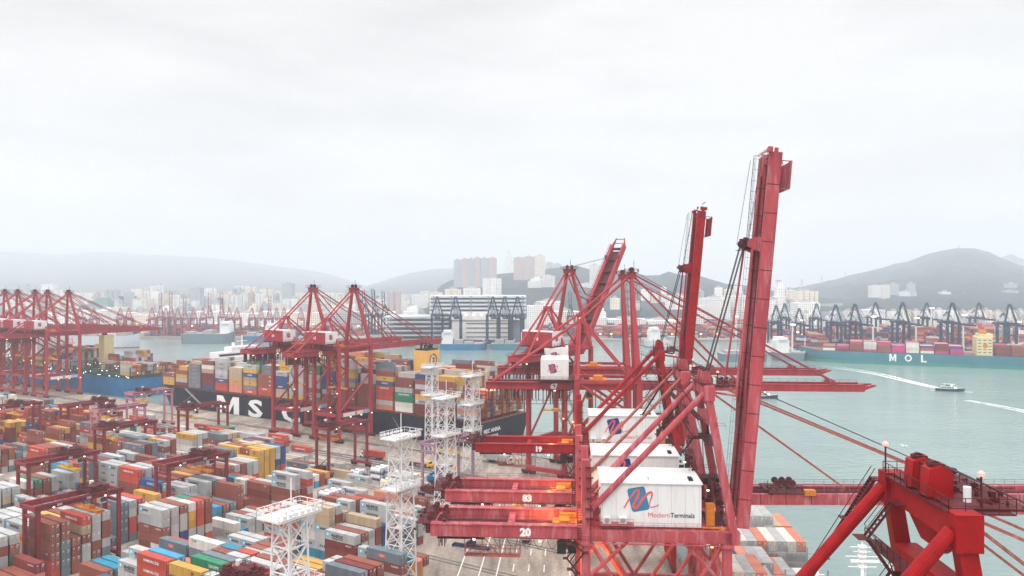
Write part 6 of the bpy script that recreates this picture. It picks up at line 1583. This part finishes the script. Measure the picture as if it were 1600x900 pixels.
def stacker(x, y, rz, m, label):
    r = empty('reach_stacker', (x,y,0), rz, label, 'reach stacker', 'mobile container lifters on the wharf')
    b = MB(); b.box(-1.7,1.7,-4.5,3.5,.9,2.2); b.box(-1.6,1.6,-4.6,-2.2,2.2,3.2); b.build('body', m, r)
    b = MB(); b.box(-.9,.9,-1.4,.6,2.2,4.1); c = b.build('cab', m, r); b = MB(); b.box(-.85,.85,.6,.65,2.6,3.9); b.box(-.95,-.9,-1.2,.4,2.8,3.9); b.build('window', M['glass'], c)
    for y_ in (-3.2,2.4):
        b = MB(); b.tube((-2,y_,.9),(-1.2,y_,.9),.9,n=14); b.tube((1.2,y_,.9),(2,y_,.9),.9,n=14); b.build('wheel', M['black'], r)
    b = MB(); b.beam((0,-3.6,3.6),(0,6.4,7.2),.8,.9); b.build('boom', m, r)
    b = MB(); b.box(-3,3,6,6.9,6.3,6.8); b.box(-3.1,-2.6,5.6,7.3,6,6.6); b.box(2.6,3.1,5.6,7.3,6,6.6); b.build('spreader', M['yellow_mach'], r)
X_,Y_,_ = uv(207,262); stacker(X_,Y_,R(-75),M['hull_blue'],'blue lifting machine with slanting arm behind the two-platform tower')
X_,Y_,_ = pn(-16,285); stacker(X_,Y_,R(-70),M['yellow_mach'],'yellow lifting machine on the wharf below the scarlet girder, left one')
X_,Y_,_ = pn(-6,278); stacker(X_,Y_,R(-110),M['orange_mach'],'orange lifting machine on the wharf below the scarlet girder, right one')
# ---- spare spreaders / hatch covers lying on the near apron
def frame_thing(p, n, rz, m, label, L_=12, W2=2.4, h=.9):
    X_,Y_,_ = pn(p,n); r = empty('spreader', (X_,Y_,0), rz, label, 'spreader', 'spare spreaders lying on the apron')
    b = MB(); b.box(-.4,.4,-L_/2,L_/2,.2,h); b.box(-1.1,-.7,-L_/2,L_/2,.25,.7); b.box(.7,1.1,-L_/2,L_/2,.25,.7); b.build('main_beam', m, r)
    for s in (-1,1): b = MB(); b.box(-W2/2,W2/2,s*L_/2-.2,s*L_/2+.2,.1,.8); b.build('end_beam', m, r)
    b = MB(); b.box(-1,1,-1.3,1.3,h+.01,h+1); b.tube((-1,0,h+1.3),(1,0,h+1.3),.4,n=8); b.build('head_block', m, r)
frame_thing(-34,205,.4,M['yellow_mach'],'yellow spreader lying beside the container stacks at the foot of the front tower, left one')
frame_thing(-30,209,.1,M['steelbrown'],'brown spreader lying beside the yellow one on the apron')
frame_thing(-28,217,-.2,M['red_std'],'red spreader lying on the apron behind the brown one')
frame_thing(-30,250,1.2,M['navy_steel'],'dark blue spreader on the apron under the pinkish girder')
frame_thing(-20,268,1.5,M['red_std'],'red and white spreader lying near the scarlet girder end')
# ---- far container yards and wharf clutter across the water
def far_yard(regions, name, label, pal, seed):
    r_ = random.Random(seed); s = MB()
    for (x0,x1,D0,D1,n,hmax,wmin) in regions:
        for k in range(n):
            D = r_.uniform(D0,D1); x = r_.uniform(x0,x1); T = r_.randint(max(1,hmax//2),hmax); rot = R(r_.choice([66,66,-24,90])); X = (x-800)/FPX*D
            for t_ in range(T): s.cur = cols.index(pick(pal,r_)); s.obox((X,D,.8+t_*2.62), 2.44*r_.choice([1,2,3,4]), 12.2, 2.6, rot)
    o = s.build('container_stacks', [M['c_'+k] for k in cols]); tag(o, label, 'containers', None, 'stuff')
far_yard([(1210,1640,965,1180,620,6,1),(1290,1640,1000,1120,420,10,1)],'r','distant orange, red and dark blue container stacks behind the teal ship','far',31)
far_yard([(850,1190,1185,1500,1000,6,1)],'m','distant container stacks seen through the masts of the near cranes','far',32)
far_yard([(60,650,1235,1420,520,4,1)],'l','distant container stacks under the far red cranes on the left','far',33)
far_yard([(600,830,1075,1098,70,2,1)],'c','distant low containers at the foot of the multi-deck terminal','far',34)
# ---- lamp masts across the water
def lamp_mast(x, D, h, label):
    r = empty('lamp_mast', px(x,0,D)[:2]+(-.5,), 0, label, 'lamp mast', 'tall lamp masts across the water')
    b = MB(); b.beam((0,0,0),(0,0,h),1.8,1.8,1.1,1.1); b.build('mast', M['house_white'], r)
    b = MB(); b.box(-3,3,-2.5,2.5,h,h+1); b.build('platform', M['house_white'], r)
    b = MB()
    for k in (-2,0,2): b.box(k-.8,k+.8,-3,-2.5,h-.2,h+.9)
    b.build('lamp', M['lamp'], r)
for x,D,h,l_ in ((1238,930,34,'pale lamp mast at the wharf corner just left of the teal bow'),(1252,1120,30,'short lamp mast behind the teal bow'),(1364,960,42,'pale lamp mast left of the bright-apex blue crane'),(1431,965,40,'pale lamp mast between the two middle blue cranes'),(1455,1080,48,'tall thin lamp mast right of the bright-apex blue crane'),(1505,960,44,'pale lamp mast left of the cream ship house'),(1590,955,36,'pale lamp mast right of the rightmost blue crane'),(1150,1190,32,'lamp mast seen left of the tallest red boom'),(905,1190,30,'lamp mast seen through the half raised crane'),(925,1200,30,'lamp mast just right of the half raised crane')): lamp_mast(x,D,h,l_)
def glow(pts, label, m):
    for i,(x,y,D) in enumerate(pts):
        X,Y,Z = px(x,y,D); Z = max(Z, 6)
        r = empty('floodlight_pole', (X,Y,-.5), 0, label % (ORD[i] if i < 12 else ORD[11]), 'lamp post', label % 'all')
        b = MB(); b.beam((0,0,0),(0,0,Z),.8); b.build('post', M['grey'], r); b = MB(); b.box(-1.4,1.4,-.9,-.4,Z,Z+.9); b.build('lamp', m, r)
glow([(x,530+ (i%3)*4,1190) for i,x in enumerate((905,925,938,955,968,990,1012,1030,1050,1095,1120,1145))],'%s of the warm lamp posts in the yard behind the near crane masts',M['lamp'])
glow([(x,519+(i%2)*3,1110) for i,x in enumerate((1246,1254,1268,1276,1292,1312,1345,1385,1440,1460,1520,1580))],'%s of the warm lamp posts behind the teal ship',M['lamp'])
glow([(x,505+(i%3)*2,1300) for i,x in enumerate((95,140,178,215,235,300,338,385,410,455,490,560))],'%s of the warm lamp posts on the far left bank',M['lamp'])
# white tanks / sheds behind the teal ship
for i,(x0,x1,yt,D,st) in enumerate([(1402,1412,511,1010,0),(1419,1432,509,1060,0),(1437,1459,519,1040,0),(1475,1488,512,1040,0),(1509,1523,518,1030,0),(1523,1534,514,1060,0),(1530,1552,500,1120,0),(1587,1602,517,1020,0),(1589,1612,502,1100,2),(1222,1240,488,1180,0),(1255,1270,490,1200,0),(1202,1212,538,935,0)]):
    tower(x0,x1,yt,D,st,depth=14,rz=0,shape='box',label=['small white shed','white shed','wide bright white shed','white shed with flat roof','small bright shed','tall white shed','white banded block','bright shed','salmon block','white shed','white shed','small white hut'][i]+[' beside the leg of the bright-apex blue crane',' between lamp mast and bright-apex blue crane',' behind the middle of the teal ship',' under the fourth blue crane',' left of the cream ship house',' directly behind the ship funnel',' behind the cream ship house',' right of the rightmost blue crane',' at the right picture edge',' just right of the tallest red boom',' above the teal bow',' at the wharf corner right of the red boom'][i],group='white sheds behind the teal ship',name='shed',cat='shed')
# sodium lamps lit under the near girders
for (p,n,z,e) in ((-4.5,164,37,1400),(7,160,27,9000),(-4,186,37,1200),(-4.5,238,37,1200),(2,300,30,6000)):
    ld = bpy.data.lights.new('crane_floodlight','POINT'); ld.energy = e; ld.color = (1,.5,.12); ld.shadow_soft_size = .4; lo = bpy.data.objects.new('crane_floodlight', ld); SC.collection.objects.link(lo); lo.location = pn(p,n,z)

for o in SC.objects:
    if o.parent is None and o.get('label') and len(o['label'].split()) > 16: print('LONG', len(o['label'].split()), o['label'])
